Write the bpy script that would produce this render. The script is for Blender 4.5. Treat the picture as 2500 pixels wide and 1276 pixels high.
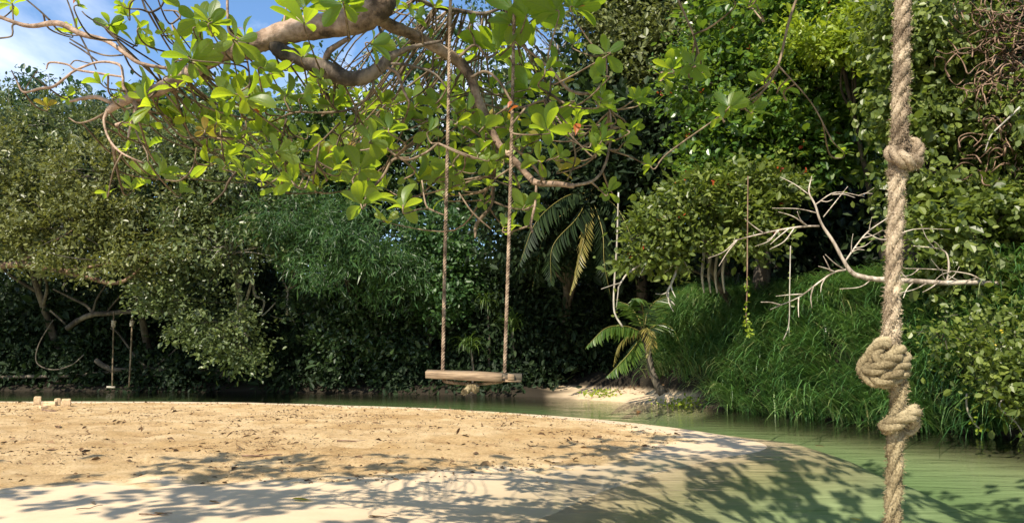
import bpy, math, random
import numpy as np
from mathutils import Vector, Matrix

for o in list(bpy.data.objects):
    bpy.data.objects.remove(o)
SC = bpy.context.scene
COL = SC.collection
R = math.radians

# ------------------------------------------------------------------ camera
F, CX, CY = 1900.0, 1250.0, 638.0            # the photograph's own pixels
CAM_Z, HOR = 1.45, 885.0
PITCH = math.atan((HOR - CY) / F)
cam = bpy.data.cameras.new('camera')
cam.sensor_width = 36.0
cam.lens = 36.0 * F / 2500.0
cam.clip_start, cam.clip_end = 0.05, 2000
co = bpy.data.objects.new('camera', cam)
COL.objects.link(co)
co.location = (0, 0, CAM_Z)
co.rotation_euler = (math.pi / 2 + PITCH, 0, 0)
SC.camera = co

# ------------------------------------------------------------------ light
SUN_EL, SUN_AZ = R(46), R(207)               # azimuth clockwise from +Y: behind the camera, to its left
sun_dir = Vector((math.sin(SUN_AZ) * math.cos(SUN_EL), math.cos(SUN_AZ) * math.cos(SUN_EL), math.sin(SUN_EL)))
sl = bpy.data.lights.new('sun', 'SUN')
sl.energy, sl.angle, sl.color = 4.6, R(0.53), (1.0, 0.9, 0.74)
so = bpy.data.objects.new('sun', sl)
COL.objects.link(so)
so.rotation_euler = sun_dir.to_track_quat('Z', 'Y').to_euler()
so.location = (-20, -40, 45)

world = bpy.data.worlds.new('World')
SC.world = world
world.use_nodes = True
nt = world.node_tree
nt.nodes.clear()
def WN(t, **k):
    n = nt.nodes.new(t)
    for a, b in k.items():
        setattr(n, a, b)
    return n
wo = WN('ShaderNodeOutputWorld')
bg = WN('ShaderNodeBackground')
bg.inputs['Strength'].default_value = 0.11
sky = WN('ShaderNodeTexSky', sky_type='NISHITA', sun_disc=False)
sky.sun_elevation, sky.sun_rotation = SUN_EL, SUN_AZ
sky.air_density, sky.dust_density, sky.ozone_density = 1.0, 0.3, 2.5
tc = WN('ShaderNodeTexCoord')
mp = WN('ShaderNodeMapping')
mp.inputs['Scale'].default_value = (1.0, 1.0, 1.9)
mp.inputs['Location'].default_value = (0.37, 0.2, 0.1)
nz = WN('ShaderNodeTexNoise')
nz.inputs['Scale'].default_value = 3.6
nz.inputs['Detail'].default_value = 7
nz.inputs['Roughness'].default_value = 0.55
nz.inputs['Distortion'].default_value = 0.35
rp = WN('ShaderNodeValToRGB')
rp.color_ramp.elements[0].position, rp.color_ramp.elements[1].position = 0.49, 0.72
rp.color_ramp.elements[0].color, rp.color_ramp.elements[1].color = (0, 0, 0, 1), (0.9, 0.9, 0.9, 1)
mx = WN('ShaderNodeMixRGB')
mx.inputs[2].default_value = (6.6, 6.9, 7.6, 1)
hs = WN('ShaderNodeHueSaturation')
hs.inputs['Saturation'].default_value = 1.12
hs.inputs['Value'].default_value = 1.0
L = nt.links.new
L(tc.outputs['Generated'], mp.inputs[0]); L(mp.outputs[0], nz.inputs['Vector'])
L(nz.outputs['Fac'], rp.inputs[0]); L(rp.outputs[0], mx.inputs[0])
L(sky.outputs[0], hs.inputs['Color']); L(hs.outputs[0], mx.inputs[1])
L(mx.outputs[0], bg.inputs[0]); L(bg.outputs[0], wo.inputs[0])

SC.view_settings.view_transform = 'Standard'
SC.view_settings.look = 'None'
SC.view_settings.exposure = 1.06
SC.view_settings.gamma = 1.0
SC.view_settings.use_curve_mapping = False
SC.render.engine = 'CYCLES'
SC.cycles.max_bounces = 7
SC.cycles.diffuse_bounces = 3
SC.cycles.glossy_bounces = 3
SC.cycles.transmission_bounces = 4
SC.cycles.transparent_max_bounces = 12
SC.cycles.sample_clamp_indirect = 6.0
SC.cycles.use_denoising = True

rng = np.random.default_rng(7)
rnd = random.Random(11)

# ------------------------------------------------------------------ picture <-> place
CP, SP = math.cos(PITCH), math.sin(PITCH)
def ray(px, py):
    u, v = (px - CX) / F, (CY - py) / F
    return Vector((u, CP - SP * v, SP + CP * v))
def at(px, py, Y):
    d = ray(px, py)
    s = Y / d.y
    return Vector((d.x * s, Y, CAM_Z + d.z * s))
def on_ground(px, py, z=0.0):
    d = ray(px, py)
    s = (z - CAM_Z) / d.z
    return Vector((d.x * s, d.y * s, z))
def to_px(P):
    P = np.atleast_2d(np.asarray(P, float))
    y, z = P[:, 1], P[:, 2] - CAM_Z
    fwd, up = CP * y + SP * z, -SP * y + CP * z
    fwd = np.where(np.abs(fwd) < 1e-4, 1e-4, fwd)
    return CX + F * P[:, 0] / fwd, CY - F * up / fwd, fwd

# ------------------------------------------------------------------ noise
def vnoise(x, y, seed=0):
    x, y = np.asarray(x, float), np.asarray(y, float)
    xi, yi = np.floor(x).astype(np.int64), np.floor(y).astype(np.int64)
    fx, fy = x - xi, y - yi
    fx, fy = fx * fx * (3 - 2 * fx), fy * fy * (3 - 2 * fy)
    def h(a, b):
        n = (a * 374761393 + b * 668265263 + seed * 974634777) & 0xffffffff
        n = ((n ^ (n >> 13)) * 1274126177) & 0xffffffff
        return ((n ^ (n >> 16)) & 0xffff) / 65535.0
    a, b, c, d = h(xi, yi), h(xi + 1, yi), h(xi, yi + 1), h(xi + 1, yi + 1)
    return (a * (1 - fx) + b * fx) * (1 - fy) + (c * (1 - fx) + d * fx) * fy
def fbm(x, y, seed=0, n=4):
    s, a, t = 0, 0.5, 0
    for k in range(n):
        s = s + a * vnoise(x * 2 ** k, y * 2 ** k, seed + k)
        t += a
        a *= 0.5
    return s / t
def sst(a, b, x):
    t = np.clip((x - a) / (b - a), 0, 1)
    return t * t * (3 - 2 * t)

# ------------------------------------------------------------------ mesh helpers
def norm(v):
    v = np.asarray(v, float)
    return v / np.maximum(np.linalg.norm(v, axis=-1, keepdims=True), 1e-9)

class Acc:
    """collects shapes for ONE mesh"""
    def __init__(s):
        s.v, s.q, s.t, s.n, s.tint = [], [], [], 0, []
    def add(s, v, q=None, t=None, tint=None):
        v = np.asarray(v, float).reshape(-1, 3)
        if q is not None and len(q): s.q.append(np.asarray(q, np.int64).reshape(-1, 4) + s.n)
        if t is not None and len(t): s.t.append(np.asarray(t, np.int64).reshape(-1, 3) + s.n)
        s.v.append(v)
        s.tint.append(np.full(len(v), 0.5) if tint is None else np.broadcast_to(np.asarray(tint, float), (len(v),)))
        s.n += len(v)
        return s
    def mesh(s, name, mat, smooth=True, extra=None):
        me = bpy.data.meshes.new(name)
        V = np.concatenate(s.v) if s.v else np.zeros((0, 3))
        Q = np.concatenate(s.q) if s.q else np.zeros((0, 4), np.int64)
        T = np.concatenate(s.t) if s.t else np.zeros((0, 3), np.int64)
        me.vertices.add(len(V)); me.vertices.foreach_set('co', V.ravel())
        nl = Q.size + T.size
        me.loops.add(nl)
        me.loops.foreach_set('vertex_index', np.concatenate([Q.ravel(), T.ravel()]).astype(np.int32))
        me.polygons.add(len(Q) + len(T))
        ls = np.concatenate([np.arange(len(Q)) * 4, Q.size + np.arange(len(T)) * 3]).astype(np.int32)
        me.polygons.foreach_set('loop_start', ls)
        me.polygons.foreach_set('use_smooth', np.full(len(Q) + len(T), smooth))
        me.update(calc_edges=True)
        a = me.attributes.new('tint', 'FLOAT', 'POINT')
        a.data.foreach_set('value', np.concatenate(s.tint).astype(np.float32) if s.tint else np.zeros(0, np.float32))
        for k, arr in (extra or {}).items():
            a = me.attributes.new(k, 'FLOAT', 'POINT')
            a.data.foreach_set('value', np.asarray(arr, np.float32))
        if mat is not None:
            for m in (mat if isinstance(mat, (list, tuple)) else [mat]):
                me.materials.append(m)
        return me
    def build(s, name, mat, parent=None, smooth=True, kind=None, extra=None):
        o = bpy.data.objects.new(name, s.mesh(name, mat, smooth, extra))
        COL.objects.link(o)
        if parent is not None:
            o.parent = parent
            o.matrix_parent_inverse = parent_inv(parent)
        if kind: o['kind'] = kind
        return o

def parent_inv(p):
    def W(o):
        m = o.matrix_basis.copy()
        return m if o.parent is None else W(o.parent) @ o.matrix_parent_inverse @ m
    return W(p).inverted()

def tag(o, label=None, cat=None, group=None, kind=None):
    if label: o['label'] = label
    if cat: o['category'] = cat
    if group: o['group'] = group
    if kind: o['kind'] = kind
    return o
def thing(name, label, cat, loc=(0, 0, 0), group=None):
    o = bpy.data.objects.new(name, None)
    COL.objects.link(o)
    o.location = loc
    o.empty_display_size = 0.2
    return tag(o, label, cat, group)

def catmull(P, k=5):
    """smooth polyline through rows of P (position and any further columns)"""
    P = np.asarray(P, float)
    if len(P) < 3: 
        t = np.linspace(0, 1, k * 2)[:, None]
        return P[0] * (1 - t) + P[-1] * t
    A = np.vstack([2 * P[0] - P[1], P, 2 * P[-1] - P[-2]])
    out = []
    for i in range(1, len(A) - 2):
        p0, p1, p2, p3 = A[i - 1], A[i], A[i + 1], A[i + 2]
        for t in np.linspace(0, 1, k, endpoint=False):
            out.append(0.5 * (2 * p1 + (p2 - p0) * t + (2 * p0 - 5 * p1 + 4 * p2 - p3) * t * t + (3 * p1 - p0 - 3 * p2 + p3) * t ** 3))
    out.append(A[-2])
    return np.array(out)

def frames(P, closed=False):
    P = np.asarray(P, float)
    if closed:
        T = norm(np.roll(P, -1, 0) - np.roll(P, 1, 0))
    else:
        T = norm(np.gradient(P, axis=0))
    n = np.cross(T[0], [0.13, 0.31, 0.94])
    if np.linalg.norm(n) < 0.15: n = np.cross(T[0], [1, 0.1, 0])
    N = np.zeros_like(P)
    n = norm(n)
    for i in range(len(P)):
        n = n - T[i] * np.dot(n, T[i])
        n = norm(n)
        N[i] = n
    return T, N, np.cross(T, N)

def tube(acc, P, rad, sides=6, closed=False, rough=0.0, tint=0.5, cap=True):
    P = np.asarray(P, float)
    rad = np.broadcast_to(np.asarray(rad, float), (len(P),)).copy()
    T, N, B = frames(P, closed)
    a = np.linspace(0, 2 * math.pi, sides, endpoint=False)
    rr = rad[:, None] * (1 + rough * (rng.random((len(P), sides)) - 0.5) * 2)
    V = P[:, None, :] + rr[:, :, None] * (np.cos(a)[None, :, None] * N[:, None, :] + np.sin(a)[None, :, None] * B[:, None, :])
    n = len(P)
    i, j = np.meshgrid(np.arange(n if closed else n - 1), np.arange(sides), indexing='ij')
    i2, j2 = (i + 1) % n, (j + 1) % sides
    q = np.stack([i * sides + j, i * sides + j2, i2 * sides + j2, i2 * sides + j], -1).reshape(-1, 4)
    V = V.reshape(-1, 3)
    t = []
    if cap and not closed:
        V = np.vstack([V, P[0], P[-1]])
        k = n * sides
        for j in range(sides):
            t.append((k, (j + 1) % sides, j))
            t.append((k + 1, (n - 1) * sides + j, (n - 1) * sides + (j + 1) % sides))
    acc.add(V, q, t, tint)
    return acc

def limb_px(pts, Y, k=5):
    """[(px, py, width_px[, dY])] -> points and radii"""
    rows = []
    for p in pts:
        yy = Y + (p[3] if len(p) > 3 else 0)
        w = at(p[0], p[1], yy)
        rows.append((w.x, w.y, w.z, p[2] * yy / F * 0.5))
    c = catmull(rows, k)
    return c[:, :3], np.maximum(c[:, 3], 0.0012)

# leaf outlines: (along, across) from the stalk round to the tip and back
OVAL = np.array([(0, 0), (0.38, 0.5), (0.76, 0.40), (1, 0), (0.76, -0.40), (0.38, -0.5)])
RHOMB = np.array([(0, 0), (0.5, 0.5), (1, 0), (0.5, -0.5)])
def leaves(acc, pos, axis, nrm, length, width, tint, shape='oval', fold=0.18, droop=0.12):
    pos, axis = np.asarray(pos), norm(axis)
    nrm = nrm - axis * np.sum(nrm * axis, -1, keepdims=True)
    nrm = norm(nrm)
    side = np.cross(nrm, axis)
    O = OVAL if shape == 'oval' else RHOMB
    N, K = len(pos), len(O)
    l, w = np.broadcast_to(length, (N,)), np.broadcast_to(width, (N,))
    V = (pos[:, None, :] + axis[:, None, :] * (O[None, :, 0:1] * l[:, None, None])
         + side[:, None, :] * (O[None, :, 1:2] * w[:, None, None])
         + nrm[:, None, :] * ((np.abs(O[None, :, 1:2]) * fold * w[:, None, None]) - (O[None, :, 0:1] ** 2) * droop * l[:, None, None]))
    b = (np.arange(N) * K)[:, None]
    if K == 6:
        q = np.concatenate([b + np.array([[0, 3, 2, 1]]), b + np.array([[0, 5, 4, 3]])])
        acc.add(V.reshape(-1, 3), q, None, np.repeat(np.broadcast_to(tint, (N,)), K))
    else:
        t = np.concatenate([b + np.array([[0, 2, 1]]), b + np.array([[0, 3, 2]])])
        acc.add(V.reshape(-1, 3), None, t, np.repeat(np.broadcast_to(tint, (N,)), K))

def blades(acc, base, heading, lift, length, width, tint, segs=4, sag=1.0):
    """arching grass blades; heading (N,2), lift = starting elevation"""
    N = len(base)
    hx = np.concatenate([norm(heading), np.zeros((N, 1))], 1)
    sd = np.stack([-hx[:, 1], hx[:, 0], np.zeros(N)], 1)
    P = np.array(base, float)
    el = np.array(lift, float)
    rows = []
    step = length / segs
    for k in range(segs + 1):
        f = k / segs
        w = width * (0.6 + 0.8 * f if f < 0.4 else (1 - f) / 0.6 * 0.92)
        rows.append(P - sd * (w * 0.5)[:, None]); rows.append(P + sd * (w * 0.5)[:, None])
        P = P + (hx * np.cos(el)[:, None] + np.array([0, 0, 1.0]) * np.sin(el)[:, None]) * step[:, None]
        el = el - sag * (0.35 + 0.4 * f) * np.clip(length / 1.2, 0.5, 1.6)
    V = np.stack(rows, 1)                    # N, 2(segs+1), 3
    K = 2 * (segs + 1)
    b = (np.arange(N) * K)[:, None]
    q = np.concatenate([b + np.array([[2 * k, 2 * k + 1, 2 * k + 3, 2 * k + 2]]) for k in range(segs)])
    acc.add(V.reshape(-1, 3), q, None, np.repeat(tint, K))

# ------------------------------------------------------------------ materials
def new_mat(name):
    m = bpy.data.materials.new(name)
    m.use_nodes = True
    t = m.node_tree
    t.nodes.clear()
    out = t.nodes.new('ShaderNodeOutputMaterial')
    return m, t, out
def nd(t, typ, inp=None, **k):
    n = t.nodes.new(typ)
    for a, b in k.items(): setattr(n, a, b)
    for a, b in (inp or {}).items(): n.inputs[a].default_value = b
    return n
def ramp(t, stops, interp='LINEAR'):
    n = t.nodes.new('ShaderNodeValToRGB')
    e = n.color_ramp.elements
    n.color_ramp.interpolation = interp
    while len(e) < len(stops): e.new(0.5)
    for i, (p, c) in enumerate(stops):
        e[i].position = p
        e[i].color = (*c, 1)
    return n

def leaf_mat(name, cols, trans, tfac=0.38, rough=0.42, spec=0.45, by_object=False):
    m, t, out = new_mat(name)
    if by_object:
        src = nd(t, 'ShaderNodeObjectInfo').outputs['Random']
    else:
        src = nd(t, 'ShaderNodeAttribute', attribute_name='tint').outputs['Fac']
    k = len(cols)
    rc = ramp(t, [(i / (k - 1), c) for i, c in enumerate(cols)])
    t.links.new(src, rc.inputs[0])
    p = nd(t, 'ShaderNodeBsdfPrincipled', {'Roughness': rough, 'Specular IOR Level': spec})
    tr = nd(t, 'ShaderNodeBsdfTranslucent')
    mc = nd(t, 'ShaderNodeMixRGB', {0: 0.72, 2: (*trans, 1)})
    mix = nd(t, 'ShaderNodeMixShader', {0: tfac})
    t.links.new(rc.outputs[0], p.inputs['Base Color'])
    t.links.new(rc.outputs[0], mc.inputs[1])
    t.links.new(mc.outputs[0], tr.inputs['Color'])
    t.links.new(p.outputs[0], mix.inputs[1]); t.links.new(tr.outputs[0], mix.inputs[2])
    t.links.new(mix.outputs[0], out.inputs[0])
    return m

def bark_mat(name, cols, scale=14.0, rough=0.85, bump=0.5, stretch=(1, 1, 0.35)):
    m, t, out = new_mat(name)
    tcn = nd(t, 'ShaderNodeTexCoord')
    mpn = nd(t, 'ShaderNodeMapping', {'Scale': stretch})
    n1 = nd(t, 'ShaderNodeTexNoise', {'Scale': scale, 'Detail': 6.0, 'Roughness': 0.65})
    n2 = nd(t, 'ShaderNodeTexNoise', {'Scale': scale * 0.22, 'Detail': 3.0})
    add = nd(t, 'ShaderNodeMath', operation='ADD')
    ml = nd(t, 'ShaderNodeMath', {1: 0.5}, operation='MULTIPLY')
    k = len(cols)
    rc = ramp(t, [(0.39 + 0.22 * i / (k - 1), c) for i, c in enumerate(cols)])
    p = nd(t, 'ShaderNodeBsdfPrincipled', {'Roughness': rough, 'Specular IOR Level': 0.25})
    b = nd(t, 'ShaderNodeBump', {'Strength': bump, 'Distance': 0.02})
    t.links.new(tcn.outputs['Object'], mpn.inputs[0])
    t.links.new(mpn.outputs[0], n1.inputs['Vector']); t.links.new(mpn.outputs[0], n2.inputs['Vector'])
    t.links.new(n1.outputs['Fac'], add.inputs[0]); t.links.new(n2.outputs['Fac'], add.inputs[1])
    t.links.new(add.outputs[0], ml.inputs[0]); t.links.new(ml.outputs[0], rc.inputs[0])
    t.links.new(rc.outputs[0], p.inputs['Base Color'])
    t.links.new(n1.outputs['Fac'], b.inputs['Height']); t.links.new(b.outputs[0], p.inputs['Normal'])
    t.links.new(p.outputs[0], out.inputs[0])
    return m

M = {}
M['olive'] = leaf_mat('olive_leaf', [(0.05, 0.062, 0.018), (0.105, 0.122, 0.034), (0.2, 0.21, 0.055)], (0.24, 0.25, 0.04), 0.34)
M['greygreen'] = leaf_mat('grey_green_leaf', [(0.038, 0.055, 0.02), (0.078, 0.108, 0.036), (0.17, 0.2, 0.07)], (0.17, 0.22, 0.04), 0.3, 0.38, 0.5)
M['mid'] = leaf_mat('mid_green_leaf', [(0.028, 0.06, 0.018), (0.055, 0.105, 0.025), (0.11, 0.16, 0.035)], (0.15, 0.25, 0.03), 0.36)
M['bluish'] = leaf_mat('blue_green_leaf', [(0.02, 0.045, 0.03), (0.035, 0.075, 0.045), (0.07, 0.12, 0.06)], (0.08, 0.16, 0.04), 0.3)
M['fresh'] = leaf_mat('fresh_green_leaf', [(0.022, 0.055, 0.017), (0.04, 0.095, 0.026), (0.085, 0.15, 0.036)], (0.09, 0.19, 0.025), 0.36)
M['glossy'] = leaf_mat('glossy_green_leaf', [(0.025, 0.06, 0.012), (0.065, 0.135, 0.02), (0.16, 0.23, 0.035)], (0.24, 0.36, 0.02), 0.38, 0.33, 0.5)
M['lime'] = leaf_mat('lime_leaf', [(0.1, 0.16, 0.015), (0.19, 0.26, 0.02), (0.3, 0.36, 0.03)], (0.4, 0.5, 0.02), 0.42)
M['pale'] = leaf_mat('pale_olive_leaf', [(0.06, 0.07, 0.025), (0.12, 0.14, 0.045), (0.2, 0.22, 0.08)], (0.22, 0.26, 0.04), 0.34)
M['creeper'] = leaf_mat('creeper_leaf', [(0.035, 0.055, 0.013), (0.095, 0.13, 0.025), (0.2, 0.24, 0.05)], (0.26, 0.34, 0.03), 0.38)
M['dark'] = leaf_mat('shade_dark_leaf', [(0.007, 0.014, 0.006), (0.013, 0.027, 0.01), (0.03, 0.05, 0.016)], (0.03, 0.06, 0.012), 0.22, 0.6, 0.2)  # foliage shade put into a near-black leaf colour
M['shade'] = leaf_mat('shaded_green_leaf', [(0.012, 0.026, 0.009), (0.024, 0.05, 0.015), (0.06, 0.09, 0.028)], (0.06, 0.11, 0.02), 0.28)  # green leaf darkened, with the shade already in its colour
M['grass'] = leaf_mat('tall_grass_blade', [(0.025, 0.075, 0.02), (0.05, 0.13, 0.035), (0.085, 0.18, 0.045), (0.16, 0.24, 0.075), (0.3, 0.27, 0.12)], (0.12, 0.24, 0.03), 0.34, 0.36, 0.55)
M['palm'] = leaf_mat('palm_leaflet', [(0.03, 0.07, 0.015), (0.06, 0.12, 0.025), (0.1, 0.15, 0.03)], (0.2, 0.3, 0.02), 0.36, 0.35, 0.6)
M['palm_yellow'] = leaf_mat('yellowing_palm_leaflet', [(0.14, 0.14, 0.04), (0.25, 0.22, 0.06), (0.33, 0.27, 0.09)], (0.35, 0.3, 0.05), 0.3)
M['red'] = leaf_mat('red_leaf', [(0.28, 0.03, 0.012), (0.42, 0.06, 0.02), (0.5, 0.13, 0.03)], (0.6, 0.1, 0.02), 0.3)
M['yellow'] = leaf_mat('yellow_blossom', [(0.45, 0.33, 0.02), (0.6, 0.45, 0.03), (0.6, 0.22, 0.03)], (0.6, 0.45, 0.03), 0.3)
M['bark'] = bark_mat('pale_bark', [(0.06, 0.042, 0.03), (0.23, 0.16, 0.115), (0.42, 0.31, 0.24)], 15, bump=1.0, stretch=(1, 1, 1))
M['bark_dark'] = bark_mat('shaded_mossy_bark', [(0.025, 0.02, 0.016), (0.07, 0.055, 0.042), (0.2, 0.16, 0.12)], 18, bump=0.9)  # branch bark darkened for both shade and moss
M['twig'] = bark_mat('twig_bark', [(0.05, 0.035, 0.022), (0.13, 0.095, 0.06), (0.27, 0.2, 0.14)], 25)
M['trunk'] = bark_mat('forest_bark', [(0.025, 0.02, 0.015), (0.06, 0.05, 0.038), (0.13, 0.11, 0.085)], 6)
M['dead'] = bark_mat('bleached_wood', [(0.14, 0.11, 0.08), (0.36, 0.3, 0.235), (0.54, 0.47, 0.38)], 14, bump=0.8)
M['greytwig'] = bark_mat('grey_twig', [(0.17, 0.15, 0.12), (0.3, 0.27, 0.22), (0.45, 0.42, 0.36)], 10)
M['brownvine'] = bark_mat('brown_dead_vine', [(0.07, 0.04, 0.025), (0.16, 0.1, 0.065), (0.28, 0.19, 0.13)], 12)
M['litter'] = leaf_mat('beach_litter', [(0.05, 0.03, 0.016), (0.12, 0.07, 0.035), (0.24, 0.155, 0.08)], (0.1, 0.05, 0.02), 0.05, 0.8, 0.2)

# ------------------------------------------------------------------ terrain
def gpts(L, z=0.0):
    return np.array([on_ground(x, y, z)[:2] for x, y in L])
BAR = np.vstack([gpts([(-420, 986), (0, 988), (300, 989), (600, 991), (1000, 1002), (1300, 1017), (1500, 1030), (1700, 1052), (1810, 1070), (1868, 1085),
                       (1855, 1100), (1760, 1118), (1620, 1150), (1470, 1200), (1360, 1250), (1310, 1276)]),
                 np.array([(0.28, 6.0), (0.2, 4.0), (0.1, 1.5), (0.6, -4), (1.5, -30), (-80, -40), (-90, 10), (-60, 24)])])
BAR = np.vstack([catmull(BAR[:18], 5), BAR[18:]])
BANK_L = [(-900, 948), (-300, 951), (0, 953), (300, 954), (600, 956), (900, 959), (1150, 963), (1300, 968), (1420, 974), (1520, 981), (1620, 986), (1720, 992),
          (1800, 1001), (1950, 1016), (2100, 1031), (2300, 1051), (2500, 1068), (2800, 1100)]
BANK = gpts(BANK_L)
BANKP = np.vstack([np.array([(-400, BANK[0, 1])]), BANK, np.array([(14.5, 7), (15, -5), (16, -60), (400, -60), (400, 500), (-400, 500)])])

def seg_dist(X, Y, P):
    d = np.full(X.shape, 1e18)
    n = len(P)
    for i in range(n):
        ax, ay = P[i]; bx, by = P[(i + 1) % n]
        ex, ey = bx - ax, by - ay
        t = np.clip(((X - ax) * ex + (Y - ay) * ey) / (ex * ex + ey * ey + 1e-12), 0, 1)
        d = np.minimum(d, (X - ax - t * ex) ** 2 + (Y - ay - t * ey) ** 2)
    return np.sqrt(d)
def inside(X, Y, P):
    r = np.zeros(X.shape, bool)
    n = len(P)
    for i in range(n):
        ax, ay = P[i]; bx, by = P[(i + 1) % n]
        if ay == by: continue
        c = ((ay > Y) != (by > Y)) & (X < (bx - ax) * (Y - ay) / (by - ay) + ax)
        r ^= c
    return r
ROUGH = gpts([(-900, 980), (0, 984), (600, 987), (1000, 998), (1300, 1013), (1480, 1026), (1590, 1040), (1640, 1055), (1610, 1080), (1450, 1108), (1300, 1124), (1150, 1140),
              (1000, 1160), (800, 1180), (500, 1194), (280, 1204), (0, 1222), (-300, 1240), (-1200, 1260)], 0.2)

def terrain(X, Y, fine=True):
    X, Y = np.asarray(X, float), np.asarray(Y, float)
    db = seg_dist(X, Y, BAR); ib = inside(X, Y, BAR)
    dk = seg_dist(X, Y, BANKP); ik = inside(X, Y, BANKP)
    wob = (fbm(X * 0.5, Y * 0.5, 3) - 0.5)
    dbw = np.maximum(db + 0.9 * (fbm(X * 0.55 + 4, Y * 0.55, 71, 3) - 0.5) * sst(0.1, 1.2, db), 0)
    tip = sst(-2.0, 3.0, X)                              # the spit and the near shore slope gently
    hb_in = (0.24 - 0.06 * tip) * (1 - np.exp(-db / (0.8 + 2.2 * tip * sst(17, 13, Y)))) + 0.04 * sst(2, 10, db)
    sh = 0.05 * np.minimum(db, 1.8) + 0.02 * (fbm(X * 1.4, Y * 0.9, 61, 3) - 0.5) * sst(0, 0.5, db)
    shw = 0.2 + tip * (0.2 + 0.55 * sst(11.5, 13.2, Y))
    hb_out = -sh * tip - 0.16 * np.minimum(db, 1.0) * (1 - tip) - (0.95 + 0.4 * wob) * sst(shw, shw + 1.5 + 0.5 * tip * sst(13, 11, Y), db)
    near_ = tip
    far_ = 0.7 * sst(11.0, 13.0, Y) * sst(16.5, 14.5, Y)
    rng_ = 2.3 + 0.8 * sst(11.0, 13.0, Y)
    soft = -(1.0 + 0.3 * wob) * (sst(-0.5, rng_, np.maximum(dbw - far_, 0)) + 0.05 * np.minimum(db, 1.0) - sst(0, 1, 0.5 / (rng_ + 0.5)))
    hb_out = hb_out * (1 - near_) + soft * near_
    hb = np.where(ib, hb_in, hb_out)
    right = sst(5.3, 7.2, X) * sst(46, 38, Y)
    beach = sst(0.6, 2.0, X) * sst(24.0, 26.0, Y) * (1 - right)
    rise_l = 0.55 * (1 - np.exp(-dk / 0.7)) + 0.32 * np.maximum(dk - 1.0, 0)
    rise_b = 0.16 * np.minimum(dk, 2.2) + 0.4 * np.maximum(dk - 2.2, 0)
    rise_r = 1.75 * np.minimum(dk, 1.9) + 0.4 * np.maximum(dk - 2.7, 0)
    rise = rise_l * (1 - right) * (1 - beach) + rise_b * beach + rise_r * right
    cap = 8.5 + 4.0 * sst(-10, 10, X)
    rise = cap * np.tanh(rise / cap) + np.minimum(dk, 6) * 0.12 * wob
    hk = np.where(ik, rise, -0.35 * np.minimum(dk, 3.2))
    h = np.where(ik, np.maximum(hk, -0.02), np.maximum(hb, np.where(dk < 3.2, hk, -9)))
    h = np.maximum(h, -1.6)
    ro = inside(X, Y, ROUGH) 
    dr = seg_dist(X, Y, ROUGH)
    rg = sst(-0.1, 0.4, np.where(ro, dr, -dr) + 1.5 * (fbm(X * 0.7, Y * 0.7, 9) - 0.5) + 0.7 * (fbm(X * 5, Y * 5, 19, 2) - 0.5))
    if fine:
        n = (fbm(X * 2.2, Y * 2.2, 21, 4) - 0.5) * 0.09 + (fbm(X * 8, Y * 8, 31, 2) - 0.5) * 0.05
        foot = np.clip(0.42 - fbm(X * 3.1, Y * 3.1, 41, 2), 0, 1) * 0.11
        h = h + rg * (n - foot) * sst(0, 0.8, db)
        h = h + np.where(ib, (fbm(X * 0.8, Y * 0.8, 51, 2) - 0.5) * 0.04 * sst(0.3, 2.0, db), 0)
    return h, rg, ik, db, dk, ib

def ground_z(x, y):
    return float(terrain(np.array([x]), np.array([y]))[0][0])

xs = np.unique(np.concatenate([np.linspace(-400, -60, 20), np.linspace(-60, -22, 50), np.linspace(-22, -9, 110), np.linspace(-9, 9, 260), np.linspace(9, 26, 90), np.linspace(26, 60, 30), np.linspace(60, 400, 20)]))
ys = np.unique(np.concatenate([np.linspace(-60, 5, 30), np.linspace(5, 12, 150), np.linspace(12, 24, 150), np.linspace(24, 47, 210), np.linspace(47, 70, 40), np.linspace(70, 500, 30)]))
GX, GY = np.meshgrid(xs, ys)
gx, gy = GX.ravel(), GY.ravel()
H, RG, IK, DB, DK, IB = terrain(gx, gy)
nx = len(xs)
ii, jj = np.meshgrid(np.arange(len(ys) - 1), np.arange(nx - 1), indexing='ij')
gq = np.stack([ii * nx + jj, ii * nx + jj + 1, (ii + 1) * nx + jj + 1, (ii + 1) * nx + jj], -1).reshape(-1, 4)
sdk = np.where(IK, DK, -DK)
beach_m = sst(1.2, 3.2, gx + 1.6 * (fbm(gx * 0.9, gy * 0.9, 78) - 0.5)) * sst(6.6, 5.9, gx) * sst(24.5, 25.5, gy)
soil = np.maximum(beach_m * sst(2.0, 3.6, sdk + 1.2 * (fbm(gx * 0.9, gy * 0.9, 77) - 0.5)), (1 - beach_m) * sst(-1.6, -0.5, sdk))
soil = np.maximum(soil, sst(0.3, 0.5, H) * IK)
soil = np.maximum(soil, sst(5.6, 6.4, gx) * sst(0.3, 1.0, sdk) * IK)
silt = np.where(~IK, sst(-0.1, -0.75, H), 0)

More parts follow.
